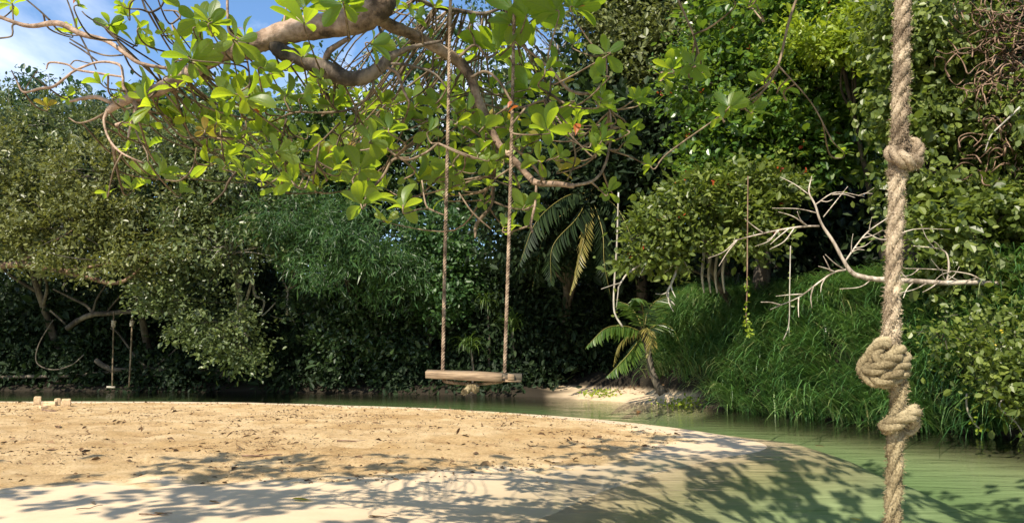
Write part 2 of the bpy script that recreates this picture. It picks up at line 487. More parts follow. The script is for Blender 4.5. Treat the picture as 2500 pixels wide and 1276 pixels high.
m, t, out = new_mat('beach_ground')
geo = nd(t, 'ShaderNodeTexCoord')
A1 = nd(t, 'ShaderNodeAttribute', attribute_name='rough_sand'); A2 = nd(t, 'ShaderNodeAttribute', attribute_name='soil'); A3 = nd(t, 'ShaderNodeAttribute', attribute_name='silt')
A4 = nd(t, 'ShaderNodeAttribute', attribute_name='wet')
n1 = nd(t, 'ShaderNodeTexNoise', {'Scale': 1.6, 'Detail': 8.0, 'Roughness': 0.7}); n2 = nd(t, 'ShaderNodeTexNoise', {'Scale': 26.0, 'Detail': 6.0, 'Roughness': 0.75})
n3 = nd(t, 'ShaderNodeTexNoise', {'Scale': 140.0, 'Detail': 3.0, 'Roughness': 0.7})
for n in (n1, n2, n3): t.links.new(geo.outputs['Object'], n.inputs['Vector'])
r1 = ramp(t, [(0.4, (0.47, 0.30, 0.14)), (0.5, (0.72, 0.51, 0.26)), (0.6, (0.82, 0.62, 0.36))])
r2 = ramp(t, [(0.3, (0.45, 0.345, 0.225)), (0.7, (0.55, 0.43, 0.29))])
mm = nd(t, 'ShaderNodeMath', operation='ADD'); mh = nd(t, 'ShaderNodeMath', {1: 0.5}, operation='MULTIPLY')
t.links.new(n1.outputs['Fac'], mm.inputs[0]); t.links.new(n2.outputs['Fac'], mm.inputs[1]); t.links.new(mm.outputs[0], mh.inputs[0])
t.links.new(mh.outputs[0], r1.inputs[0]); t.links.new(n1.outputs['Fac'], r2.inputs[0])
n4 = nd(t, 'ShaderNodeTexNoise', {'Scale': 0.55, 'Detail': 5.0, 'Roughness': 0.6, 'Distortion': 0.6}); t.links.new(geo.outputs['Object'], n4.inputs['Vector'])
r4 = ramp(t, [(0.45, (1, 1, 1)), (0.62, (0.82, 0.76, 0.66))]); t.links.new(n4.outputs['Fac'], r4.inputs[0])
mg = nd(t, 'ShaderNodeMixRGB', {0: 1.0}, blend_type='MULTIPLY'); t.links.new(r1.outputs[0], mg.inputs[1]); t.links.new(r4.outputs[0], mg.inputs[2])
x1 = nd(t, 'ShaderNodeMixRGB'); t.links.new(A1.outputs['Fac'], x1.inputs[0]); t.links.new(r2.outputs[0], x1.inputs[1]); t.links.new(mg.outputs[0], x1.inputs[2])
x4 = nd(t, 'ShaderNodeMixRGB', {2: (0.29, 0.25, 0.135, 1)}); t.links.new(A4.outputs['Fac'], x4.inputs[0]); t.links.new(x1.outputs[0], x4.inputs[1])
x2 = nd(t, 'ShaderNodeMixRGB', {2: (0.5, 0.47, 0.3, 1)}); t.links.new(A3.outputs['Fac'], x2.inputs[0]); t.links.new(x4.outputs[0], x2.inputs[1])
r3 = ramp(t, [(0.35, (0.008, 0.007, 0.005)), (0.65, (0.03, 0.023, 0.014))]); t.links.new(n2.outputs['Fac'], r3.inputs[0])  # near-black soil colour stands in for shade on the bank
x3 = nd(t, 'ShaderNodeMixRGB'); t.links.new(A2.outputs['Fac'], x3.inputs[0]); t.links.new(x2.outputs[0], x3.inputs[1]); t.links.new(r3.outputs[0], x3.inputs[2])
pb = nd(t, 'ShaderNodeBsdfPrincipled', {'Roughness': 0.9, 'Specular IOR Level': 0.2, 'Coat Roughness': 0.08, 'Coat IOR': 1.3})
A5 = nd(t, 'ShaderNodeAttribute', attribute_name='film'); t.links.new(A5.outputs['Fac'], pb.inputs['Coat Weight'])
bs = nd(t, 'ShaderNodeMath', operation='MULTIPLY'); 
bu = nd(t, 'ShaderNodeBump', {'Distance': 0.06})
bst = nd(t, 'ShaderNodeMath', {1: 0.75, 2: 0.12}, operation='MULTIPLY_ADD'); t.links.new(A1.outputs['Fac'], bst.inputs[0]); t.links.new(bst.outputs[0], bu.inputs['Strength'])
ba = nd(t, 'ShaderNodeMath', operation='ADD'); t.links.new(n2.outputs['Fac'], ba.inputs[0]); t.links.new(n3.outputs['Fac'], ba.inputs[1]); t.links.new(ba.outputs[0], bu.inputs['Height'])
t.links.new(bu.outputs[0], pb.inputs['Normal']); t.links.new(x3.outputs[0], pb.inputs['Base Color']); t.links.new(pb.outputs[0], out.inputs[0])
wet = sst(0.07, -0.1, H + 0.02 * (fbm(gx * 1.6, gy * 1.1, 63) - 0.5)) * 0.3 * (~IK)
wet = np.maximum(wet, 0.38 * sst(1.7, 0.0, DB + 0.9 * (fbm(gx * 1.1, gy * 0.8, 64) - 0.5)) * IB * sst(13.2, 11.5, gy) * sst(-0.9, 0.0, gx))
wet = np.maximum(wet, np.where(IB | IK, 0, 0.3 * sst(13.2, 11.5, gy) + 0.15 + 0.45 * sst(0.0, 0.7, DB)))
film = np.where(IB, sst(1.25, 0.0, DB + 0.7 * (fbm(gx * 1.3, gy * 0.9, 65) - 0.5)) * sst(13.2, 11.5, gy) * sst(-0.9, 0.0, gx), 0)
Acc().add(np.stack([gx, gy, H], 1), gq).build('ground', m, kind='structure', extra={'rough_sand': RG, 'soil': soil, 'silt': silt, 'wet': wet, 'film': film})

# ------------------------------------------------------------------ river
m, t, out = new_mat('river_water')
geo = nd(t, 'ShaderNodeTexCoord')
mp1 = nd(t, 'ShaderNodeMapping', {'Scale': (0.6, 1.9, 1.0), 'Rotation': (0, 0, R(-10))})
wn = nd(t, 'ShaderNodeTexNoise', {'Scale': 1.3, 'Detail': 3.0, 'Roughness': 0.45, 'Distortion': 0.5})
wn2 = nd(t, 'ShaderNodeTexNoise', {'Scale': 7.0, 'Detail': 2.0})
t.links.new(geo.outputs['Object'], mp1.inputs[0]); t.links.new(mp1.outputs[0], wn.inputs['Vector']); t.links.new(mp1.outputs[0], wn2.inputs['Vector'])
wa = nd(t, 'ShaderNodeMath', {1: 0.14, 2: 0.0}, operation='MULTIPLY_ADD'); t.links.new(wn2.outputs['Fac'], wa.inputs[0]); t.links.new(wn.outputs['Fac'], wa.inputs[2])
wb = nd(t, 'ShaderNodeBump', {'Strength': 0.5, 'Distance': 0.06}); t.links.new(wa.outputs[0], wb.inputs['Height'])
fr = nd(t, 'ShaderNodeFresnel', {'IOR': 1.15}); t.links.new(wb.outputs[0], fr.inputs['Normal'])
gl = nd(t, 'ShaderNodeBsdfGlossy', {'Roughness': 0.03}); t.links.new(wb.outputs[0], gl.inputs['Normal'])
tp = nd(t, 'ShaderNodeBsdfTransparent')
ws = nd(t, 'ShaderNodeMixShader'); t.links.new(fr.outputs[0], ws.inputs[0]); t.links.new(tp.outputs[0], ws.inputs[1]); t.links.new(gl.outputs[0], ws.inputs[2])
va = nd(t, 'ShaderNodeVolumeAbsorption', {'Color': (0.822, 0.88, 0.828, 1), 'Density': 1.1})
t.links.new(ws.outputs[0], out.inputs['Surface']); t.links.new(va.outputs[0], out.inputs['Volume'])
a = Acc()
x0, x1_, y0, y1_ = -190, 60, -55, 60
a.add([(x0, y0, 0), (x1_, y0, 0), (x1_, y1_, 0), (x0, y1_, 0), (x0, y0, -3), (x1_, y0, -3), (x1_, y1_, -3), (x0, y1_, -3)],
      [(0, 1, 2, 3), (7, 6, 5, 4), (0, 4, 5, 1), (1, 5, 6, 2), (2, 6, 7, 3), (3, 7, 4, 0)])
a.build('river_water', m, smooth=False, kind='structure')

# ------------------------------------------------------------------ forest
def unit(n):
    return norm(rng.normal(size=(n, 3)))

def foliage(acc, lobes, n_cl, per, llen, lwid, shape='oval', twig=0.55, spread=0.28, droop=0.15, hang=0.0, up=0.8, inner=0.3, front=0.72, jitter=0.45, holes=0.3):
    """lobes: (centre, radii). returns cluster centres"""
    areas = np.array([r[0] * r[2] + r[1] * r[2] * 0.5 for c, r in lobes])
    areas = areas / areas.sum()
    cs = []
    for (c, r), a in zip(lobes, areas):
        n = max(6, int(n_cl * a * 1.3))
        u = unit(n)
        flip = (u[:, 1] > 0.1) & (rng.random(n) < front)
        u[flip, 1] *= -1
        rad = np.where(rng.random(n) < inner, rng.uniform(0.35, 0.8, n), rng.uniform(0.82, 1.06 + jitter, n))
        lump = 0.86 + 0.3 * fbm(u[:, 0] * 2.2 + c[0], u[:, 2] * 2.2 + c[2], 5)
        C = np.array(c) + u * np.array(r) * (rad * lump)[:, None]
        hole = fbm(C[:, 0] * 0.9 + C[:, 1] * 0.5 + 3.1, C[:, 2] * 1.0 - C[:, 1] * 0.35, 15, 3)
        ok = hole > np.quantile(hole, holes)
        C, u, n = C[ok], u[ok], int(ok.sum())
        hole = hole[ok]
        ct = rng.random(n)
        ax = norm(u + 0.45 * unit(n) + np.array([0, 0, 0.15 - hang]))
        k = per
        t_ = rng.uniform(-0.5, 0.6, (n, k))
        P = C[:, None, :] + ax[:, None, :] * (t_ * twig)[:, :, None] + rng.normal(size=(n, k, 3)) * spread * np.array([1, 1, 0.75])
        D = norm(ax[:, None, :] * 0.7 + rng.normal(size=(n, k, 3)) * 0.65 + np.array([0, 0, -hang]))
        Nn = norm(np.array([0, 0, up]) + u[:, None, :] * 0.55 + rng.normal(size=(n, k, 3)) * 0.5)
        l = llen * np.exp(rng.normal(-0.08, 0.3, (n, k))) * (0.75 + 0.5 * rng.random((n, 1)))
        tn = np.clip(0.45 * ct[:, None] + 0.55 * rng.random((n, k)), 0, 1)
        leaves(acc, P.reshape(-1, 3), D.reshape(-1, 3), Nn.reshape(-1, 3), l.ravel(), (l * lwid / llen).ravel(), tn.ravel(), shape, 0.18, droop)
        cs.append((C, ax))
    return cs

def lobes_px(L, Y):
    out = []
    for l in L:
        yy = Y + (l[4] if len(l) > 4 else 0)
        c = at(l[0], l[1], yy)
        s = yy / F
        rx, rz = l[2] * s, l[3] * s
        out.append(((c.x, c.y, c.z), (rx, max(0.6, 0.55 * (rx + rz)), rz)))
    return out

def tree(name, label, cat, L, Y, mat, n_cl, per, llen, lwid, base=None, trunk_r=0.16, twigs=40, bark='trunk', group=None, extras=None, **kw):
    lb = lobes_px(L, Y)
    cen = np.mean([c for c, r in lb], 0)
    if base is None:
        bx, by = cen[0] + rng.normal() * 0.6, max(c[1] for c, r in lb) + 0.8
    else:
        b = at(base[0], 900, base[1]); bx, by = b.x, base[1]
    for _ in range(30):
        if ground_z(bx, by) > (1.0 if by > 33 else 0.12): break
        by += 0.4
    bz = ground_z(bx, by)
    root = thing(name, label, cat, (bx, by, bz), group)
    a = Acc()
    cs = foliage(a, lb, n_cl, per, llen, lwid, **kw)
    a.build('crown', M[mat], root, smooth=False)
    w = Acc()
    top = np.array([cen[0], cen[1] + 0.2, max(cen[2], bz + 0.6)])
    b0 = np.array([bx, by, bz - 0.2])
    mid = b0 * 0.55 + top * 0.45 + np.array([rng.normal() * 0.3, rng.normal() * 0.2, 0])
    P = catmull(np.array([(*b0, trunk_r * 1.25), (*mid, trunk_r * 0.85), (*top, trunk_r * 0.6)]), 6)
    tube(w, P[:, :3], P[:, 3], 7, rough=0.08)
    for (c, r), (C, ax) in zip(lb, cs):
        c = np.array(c)
        s = P[rng.integers(5, 10), :3]
        q = catmull(np.array([(*s, trunk_r * 0.5), *[(*(s * 0.5 + c * 0.5 + rng.normal(size=3) * 0.25), trunk_r * 0.36)], (*c, trunk_r * 0.22)]), 5)
        tube(w, q[:, :3], q[:, 3], 5)
        for k in rng.choice(len(C), min(len(C), max(3, twigs // len(lb))), replace=False):
            e = C[k] + ax[k] * 0.3
            mm_ = (c + e) * 0.5 + rng.normal(size=3) * 0.22 * np.linalg.norm(e - c) * 0.5 + np.array([0, 0, 0.1])
            q = catmull(np.array([(*c, trunk_r * 0.16), (*mm_, trunk_r * 0.11), (*e, 0.008)]), 5)
            tube(w, q[:, :3], q[:, 3], 4, cap=False)
    w.build('trunk', M[bark], root)
    for (nm, mt, cnt, ln) in (extras or []):                       # blossoms and turned leaves
        e = Acc()
        for (c, r), (C, ax) in zip(lb, cs):
            k = max(1, cnt // len(lb))
            j = rng.choice(len(C), min(k, len(C)), replace=False)
            f = C[j, 1] < c[1] + 0.3
            pp = (C[j] + ax[j] * 0.35)[f]
            if not len(pp): continue
            for _ in range(3):
                leaves(e, pp + rng.normal(size=pp.shape) * 0.05, unit(len(pp)), unit(len(pp)) + np.array([0, -0.8, 0.5]), ln * rng.uniform(0.7, 1.2, len(pp)), ln * 0.5, rng.random(len(pp)))
        if e.n: e.build(nm, M[mt], root, smooth=False, kind='stuff')
    return root

# --- far hill and left bank
tree('hill_tree', 'dark blue-green bushy tree on the hilltop at upper left against the sky', 'tree',
     [(30, 300, 95, 50), (125, 258, 75, 50), (205, 300, 75, 36), (70, 340, 120, 50), (250, 330, 90, 36)], 60, 'bluish', 420, 16, 0.42, 0.24, trunk_r=0.25, spread=0.4, twig=0.8)
tree('hill_tree', 'dark treetop on the ridge behind the tip of the pale limb', 'tree',
     [(330, 290, 90, 45), (430, 310, 110, 60), (560, 300, 100, 60)], 58, 'bluish', 330, 16, 0.42, 0.24, trunk_r=0.25, spread=0.4, twig=0.8)
tree('olive_tree', 'brownish olive tree of fine leaves spreading at the far left edge', 'tree',
     [(20, 420, 130, 90), (110, 520, 140, 90), (-60, 560, 140, 90), (60, 610, 130, 50, -1.5)], 39, 'olive', 900, 20, 0.21, 0.1, trunk_r=0.2, twigs=70, spread=0.26, jitter=0.35)
tree('olive_tree', 'olive tree with yellowish sunlit leaves right of the far left one', 'tree',
     [(290, 460, 130, 90), (230, 560, 130, 80), (380, 570, 140, 80), (300, 640, 150, 45, -1.5)], 38, 'olive', 950, 20, 0.21, 0.1, trunk_r=0.2, twigs=80, spread=0.26, jitter=0.35)
tree('grey_leaved_tree', 'silvery grey-green tree glinting below the dark hilltop tree', 'tree',
     [(60, 330, 130, 70), (200, 340, 120, 70), (310, 370, 110, 70), (170, 420, 140, 60)], 44, 'greygreen', 950, 20, 0.22, 0.11, trunk_r=0.2, twigs=120, spread=0.28, bark='greytwig')
tree('grey_leaved_tree', 'grey-green thicket tree with bare pale twigs behind the lowest sunlit leaves of the big limb', 'tree',
     [(480, 380, 120, 80), (600, 440, 120, 90), (500, 520, 130, 80), (640, 560, 110, 70), (560, 620, 140, 50, -1)], 38, 'greygreen', 1150, 20, 0.22, 0.11, trunk_r=0.2, twigs=150, spread=0.28, bark='greytwig')
tree('forest_tree', 'mid green tree filling in behind the heart of the almond branch', 'tree',
     [(700, 360, 120, 90), (830, 320, 120, 90), (760, 450, 130, 80), (900, 430, 110, 90), (960, 340, 90, 80)], 46, 'mid', 1000, 18, 0.28, 0.14, trunk_r=0.24, twigs=60, spread=0.32)
tree('forest_tree', 'thin-leaved tree above the fork letting specks of sky through', 'tree',
     [(1010, 120, 90, 70), (1120, 200, 110, 90), (1040, 260, 100, 70), (1180, 90, 90, 70), (880, 190, 80, 50)], 44, 'bluish', 330, 14, 0.28, 0.14, trunk_r=0.22, twigs=90, spread=0.34, inner=0.1)
tree('feathery_shrub', 'feathery bright green bamboo-like thicket left of the swing', 'bamboo',
     [(700, 545, 90, 50), (800, 560, 100, 60), (900, 600, 100, 60), (840, 650, 110, 50), (960, 660, 80, 60)], 36, 'fresh', 800, 24, 0.34, 0.05, trunk_r=0.1, twigs=60, shape='rhomb', hang=0.35, spread=0.26)
tree('leafy_tree', 'rounded fresh green tree directly behind the left swing rope', 'tree',
     [(1085, 590, 75, 55), (1130, 660, 70, 60), (1030, 640, 70, 60), (1080, 720, 80, 50)], 37, 'fresh', 700, 20, 0.22, 0.11, trunk_r=0.14, twigs=50, spread=0.26)
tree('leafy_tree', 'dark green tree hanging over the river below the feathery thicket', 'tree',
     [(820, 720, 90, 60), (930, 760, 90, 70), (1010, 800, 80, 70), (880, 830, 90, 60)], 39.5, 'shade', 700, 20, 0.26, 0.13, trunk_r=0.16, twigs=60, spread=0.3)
tree('leaning_shrub', 'pale-leaved shrub leaning over the water beside the far rope swing', 'shrub',
     [(470, 740, 90, 40), (540, 790, 90, 50), (590, 840, 70, 45), (420, 690, 80, 35)], 37, 'greygreen', 420, 18, 0.18, 0.11, trunk_r=0.1, twigs=60, spread=0.28, base=(560, 43), inner=0.15)
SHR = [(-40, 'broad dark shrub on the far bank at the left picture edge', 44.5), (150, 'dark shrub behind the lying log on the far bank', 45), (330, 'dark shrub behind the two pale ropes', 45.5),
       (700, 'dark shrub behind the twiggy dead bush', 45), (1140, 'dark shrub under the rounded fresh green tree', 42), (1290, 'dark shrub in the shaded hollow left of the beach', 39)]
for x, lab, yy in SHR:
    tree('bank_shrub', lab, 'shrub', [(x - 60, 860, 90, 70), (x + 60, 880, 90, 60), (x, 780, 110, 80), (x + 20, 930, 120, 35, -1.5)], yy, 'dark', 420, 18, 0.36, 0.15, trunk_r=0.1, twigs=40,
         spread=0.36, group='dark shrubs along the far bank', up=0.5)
tree('overhanging_tree', 'shadowy tree roofing the hollow between swing and small palm', 'tree',
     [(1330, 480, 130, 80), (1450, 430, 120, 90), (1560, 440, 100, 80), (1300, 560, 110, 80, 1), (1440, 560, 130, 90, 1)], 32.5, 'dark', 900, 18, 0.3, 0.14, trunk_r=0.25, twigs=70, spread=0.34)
tree('twiggy_tree', 'grey twiggy nearly leafless treetop right of the right swing rope', 'tree',
     [(1330, 210, 90, 70), (1420, 240, 90, 80), (1270, 290, 90, 70), (1440, 330, 90, 60), (1360, 130, 80, 60)], 38, 'pale', 260, 9, 0.2, 0.1, trunk_r=0.2, twigs=420, bark='greytwig', spread=0.3, inner=0.1)
tree('forest_tree', 'pale olive tree towering behind the big dark hanging leaves', 'tree',
     [(1500, 60, 110, 90), (1620, 40, 110, 90), (1560, 170, 110, 80), (1690, 130, 90, 90), (1620, 270, 90, 70), (1440, -60, 120, 90)], 35, 'pale', 1100, 19, 0.25, 0.12, trunk_r=0.26, twigs=80, spread=0.3)
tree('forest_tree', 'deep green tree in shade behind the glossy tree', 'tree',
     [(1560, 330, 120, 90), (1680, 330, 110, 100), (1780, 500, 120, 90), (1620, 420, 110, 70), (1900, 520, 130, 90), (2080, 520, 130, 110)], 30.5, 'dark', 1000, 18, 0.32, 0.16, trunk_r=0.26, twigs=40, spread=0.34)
tree('glossy_tree', 'big glossy broadleaf tree with scattered red leaves left of the knotted rope', 'tree',
     [(1830, 90, 130, 100), (1760, 220, 110, 90), (1930, 230, 140, 100), (2060, 300, 110, 90), (1850, 340, 120, 70), (1760, 400, 90, 60), (2010, 130, 120, 80), (1960, 410, 110, 50), (1900, -40, 160, 70)],
     25.5, 'glossy', 1500, 20, 0.22, 0.125, trunk_r=0.28, twigs=90, spread=0.27, extras=[('red_leaves', 'red', 50, 0.16)])
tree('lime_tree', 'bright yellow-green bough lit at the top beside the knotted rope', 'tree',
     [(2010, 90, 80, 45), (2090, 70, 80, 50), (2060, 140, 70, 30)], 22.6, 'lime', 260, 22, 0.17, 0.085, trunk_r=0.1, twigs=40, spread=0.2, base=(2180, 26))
tree('flowering_tree', 'low leafy bough with red blossoms and crooked bare twigs above the palm', 'tree',
     [(1640, 560, 80, 45), (1720, 500, 80, 50), (1790, 560, 80, 50), (1600, 620, 60, 40), (1850, 470, 70, 40)], 23.5, 'creeper', 480, 18, 0.2, 0.115, trunk_r=0.12, twigs=90, spread=0.23, base=(1820, 27.5),
     inner=0.12, extras=[('red_blossom', 'red', 26, 0.12)])
tree('creeper_clad_tree', 'tall tree draped in small-leaved creeper right of the knotted rope', 'tree',
     [(2260, 80, 120, 130), (2330, 270, 110, 130), (2260, 420, 90, 120), (2390, 430, 90, 110), (2220, 250, 80, 100)], 19.5, 'creeper', 1250, 18, 0.18, 0.125, trunk_r=0.3, twigs=70, spread=0.22, hang=0.4, holes=0.42)
tree('creeper_clad_tree', 'leafy creeper curtain on the tree at the right picture edge', 'tree',
     [(2470, 560, 90, 120), (2390, 610, 90, 100), (2300, 600, 90, 70), (2500, 720, 80, 90), (2520, 330, 80, 140), (2420, 720, 80, 60)], 17.8, 'creeper', 1000, 18, 0.17, 0.12, trunk_r=0.28, twigs=60, spread=0.2, hang=0.4, holes=0.42)
tree('creeper_clad_tree', 'shadowed vine-hung trunk at the upper right corner', 'tree',
     [(2450, 60, 100, 110), (2490, 200, 90, 100), (2400, -60, 130, 80)], 21.5, 'dark', 420, 18, 0.2, 0.12, trunk_r=0.35, twigs=50, spread=0.3)
tree('flowering_shrub', 'waterside shrub with yellow and orange blossoms at lower right', 'shrub',
     [(2470, 900, 50, 50), (2500, 980, 60, 50), (2440, 960, 40, 40)], 15.0, 'creeper', 180, 16, 0.13, 0.08, trunk_r=0.05, twigs=40, spread=0.18, base=(2560, 15.6), extras=[('blossom', 'yellow', 14, 0.06)])

tree('forest_tree', 'dark backing tree seen between the swing ropes', 'tree', [(1080, 380, 130, 110), (1180, 330, 110, 110), (1250, 450, 120, 110), (1120, 500, 120, 90), (1000, 500, 100, 80)], 46, 'shade', 1000, 18, 0.32, 0.16, trunk_r=0.26, twigs=40, spread=0.36)
# the thicket along the far shore reads as one dark mass
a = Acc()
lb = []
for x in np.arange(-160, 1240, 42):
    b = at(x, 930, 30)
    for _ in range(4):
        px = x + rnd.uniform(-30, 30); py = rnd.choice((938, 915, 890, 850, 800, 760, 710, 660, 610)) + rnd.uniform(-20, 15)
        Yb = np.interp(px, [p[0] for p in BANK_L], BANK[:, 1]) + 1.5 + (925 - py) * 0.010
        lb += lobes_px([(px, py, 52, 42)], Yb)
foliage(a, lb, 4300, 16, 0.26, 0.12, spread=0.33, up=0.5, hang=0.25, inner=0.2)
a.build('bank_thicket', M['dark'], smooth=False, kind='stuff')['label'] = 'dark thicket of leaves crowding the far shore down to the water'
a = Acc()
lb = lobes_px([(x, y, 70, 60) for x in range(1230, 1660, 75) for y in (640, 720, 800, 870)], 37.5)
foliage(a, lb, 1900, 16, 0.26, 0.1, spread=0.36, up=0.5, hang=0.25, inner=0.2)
a.build('hollow_thicket', M['dark'], smooth=False, kind='stuff')['label'] = 'shade-dark thicket at the back of the shaded hollow behind the palm'

# the wood farther up the slopes, one dark mass behind the nearer trees
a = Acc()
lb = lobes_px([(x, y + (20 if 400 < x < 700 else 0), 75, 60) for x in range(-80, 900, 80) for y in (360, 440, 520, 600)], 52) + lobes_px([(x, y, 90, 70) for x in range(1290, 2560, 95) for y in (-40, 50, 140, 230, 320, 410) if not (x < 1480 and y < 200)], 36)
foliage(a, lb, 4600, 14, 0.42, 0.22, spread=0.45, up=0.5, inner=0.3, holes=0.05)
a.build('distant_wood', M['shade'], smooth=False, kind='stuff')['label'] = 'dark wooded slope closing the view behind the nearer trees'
# undergrowth on the slopes behind: nobody could count it
a = Acc()
n = 42000
px_ = rng.uniform(-60, 60, n); py_ = rng.uniform(14, 85, n)
h, rg, ik, db, dk, ib = terrain(px_, py_, False)
beachy = (px_ > 0.0) & (px_ < 8.5) & (py_ > 24) & (dk < 3.6)
steep = (px_ > 6) & (py_ < 26) & (dk < 4.0)
keep = ik & (dk > 1.6) & ~beachy & ~steep
C = np.stack([px_, py_, h], 1)[keep]
k = 9
P = C[:, None, :] + rng.normal(size=(len(C), k, 3)) * np.array([0.5, 0.5, 0.1]) + np.array([0, 0, 1.0]) * rng.uniform(0.1, 2.4, (len(C), k, 1))
ln = rng.uniform(0.2, 0.5, P.shape[:2])
leaves(a, P.reshape(-1, 3), unit(P[..., 0].size), unit(P[..., 0].size) + np.array([0, -0.4, 0.6]), ln.ravel(), ln.ravel() * 0.5, rng.random(P[..., 0].size), 'rhomb')
a.build('undergrowth', M['dark'], smooth=False, kind='stuff')['label'] = 'dark tangled undergrowth covering the forest floor and slopes'

# ------------------------------------------------------------------ tall grass on the right bank
a = Acc()
bk = BANK[10:]
cl = []
for i in range(len(bk) - 1):
    p, q = bk[i], bk[i + 1]
    L_ = np.linalg.norm(q - p)
    nn = int(L_ * 44)
    tt = rng.random(nn)
    d = rng.uniform(-0.15, 3.0, nn) + (0.8 if i == 0 else 0.15 if i == 1 else 0)
    e = (q - p) / L_
    nrm = np.array([-e[1], e[0]])
    if nrm[0] < 0: nrm = -nrm
    B = p[None, :] + (q - p)[None, :] * tt[:, None] + nrm[None, :] * d[:, None]
    cl.append(np.concatenate([B, np.tile(-nrm, (nn, 1)), d[:, None]], 1))
cl = np.concatenate(cl)
hz = terrain(cl[:, 0], cl[:, 1], False)[0]
per = 34
tx, ty = rng.uniform(5.7, 9.5, 900), rng.uniform(26.2, 31, 900)
th, _, tk, _, td, _ = terrain(tx, ty, False)
kk = tk & (td > 1.5) & (th > 0.35)
cl = np.concatenate([cl, np.stack([tx, ty, np.full(900, -0.75), np.full(900, -0.66), td], 1)[kk]])
hz = terrain(cl[:, 0], cl[:, 1], False)[0]
n = len(cl)
base = np.repeat(np.stack([cl[:, 0], cl[:, 1], hz], 1), per, 0) + rng.normal(size=(n * per, 3)) * np.array([0.16, 0.16, 0.03])
head = np.repeat(cl[:, 2:4] * 0.9 + rng.normal(size=(n, 2)) * 0.5, per, 0) + rng.normal(size=(n * per, 2)) * 0.6
clen = np.repeat(rng.uniform(0.7, 1.5, n), per)
ctint = np.repeat(rng.random(n), per)
blades(a, base, head, R(80) - np.abs(rng.normal(size=n * per)) * 0.4, clen * rng.uniform(0.6, 1.45, n * per), rng.uniform(0.026, 0.062, n * per), np.clip(0.4 * ctint + 0.6 * rng.random(n * per) ** 1.4, 0, 1), 5, 0.66)
a.build('tall_grass', M['grass'], smooth=False, kind='stuff')['label'] = 'dense arching tall green grass cascading down the right bank to the water'

tree('bank_creeper', 'leafy creeper tangled through the tall grass below the dead limb at right', 'creeper', [(2440, 790, 60, 40), (2300, 830, 36, 24), (2370, 890, 44, 30)], 15.9, 'creeper',
     130, 12, 0.13, 0.09, trunk_r=0.04, twigs=30, spread=0.24, inner=0.1, holes=0.4, hang=0.3)
# strap-leaved tufts
for x, y, yy, lab in [(1190, 750, 36, 'strap-leaved tuft growing right of the rounded fresh green tree'), (1250, 800, 35.5, 'pale strap-leaved tuft just right of the right swing rope'),
                      (1150, 850, 36, 'low strap-leaved tuft above the swing seat'), (640, 880, 40, 'strap-leaved tuft on the dark left bank near the water')]:
    c = at(x, y, yy)
    root = thing('strap_leaved_plant', lab, 'plant', (c.x, c.y, ground_z(c.x, c.y + 2)), 'strap-leaved tufts in the shade')
    a = Acc()
    n = 90
    blades(a, np.tile(np.array(c), (n, 1)) + rng.normal(size=(n, 3)) * 0.12, rng.normal(size=(n, 2)) + np.array([0, -0.5]), rng.uniform(0.4, 1.45, n), rng.uniform(0.7, 1.5, n), rng.uniform(0.05, 0.08, n), rng.random(n), 5, 0.9)
    a.build('leaves', M['mid'], root, smooth=False)
    w = Acc()
    g = np.array([c.x, c.y + 0.3, ground_z(c.x, c.y + 0.3) - 0.3])
    P = catmull(np.array([g, (g + np.array(c)) / 2 + np.array([0.1, 0.1, 0]), np.array(c)]), 5)
    tube(w, P, np.linspace(0.08, 0.05, len(P)), 6)
    w.build('stem', M['trunk'], root)

# ------------------------------------------------------------------ palms
def frond(pts, root, wid, mat='palm', n=30, rach=0.018, drop=0.55):
    P = catmull(np.array(pts, float), 8)
    w = Acc()
    tube(w, P, np.linspace(rach, 0.004, len(P)), 5)
    fr_ = w.build('frond', M['palm_yellow'], root)
    a = Acc()
    s = np.linspace(0.12, 1.0, n)
    idx = s * (len(P) - 1)
    i0 = np.clip(idx.astype(int), 0, len(P) - 2)
    f = (idx - i0)[:, None]
    pos = P[i0] * (1 - f) + P[i0 + 1] * f
    T = norm(P[i0 + 1] - P[i0])
    up_ = np.tile(np.array([0, 0, 1.0]), (n, 1))
    S = norm(np.cross(T, up_))
    U = norm(np.cross(S, T))
    ll = wid * np.sin(np.clip(s, 0.05, 0.97) * math.pi) ** 0.5 * (1.05 - 0.45 * s)
    for sg in (-1, 1):
        D = norm(S * sg * 0.8 + T * 0.75 - up_ * drop * rng.uniform(0.5, 1.3, (n, 1)) + rng.normal(size=(n, 3)) * 0.06)
        leaves(a, pos, D, U + rng.normal(size=(n, 3)) * 0.15, ll * rng.uniform(0.85, 1.1, n), np.full(n, max(0.022, wid * 0.075)), rng.random(n), 'oval', 0.2, 0.25)
    a.build('leaflets', M[mat], fr_, smooth=False)
    return fr_

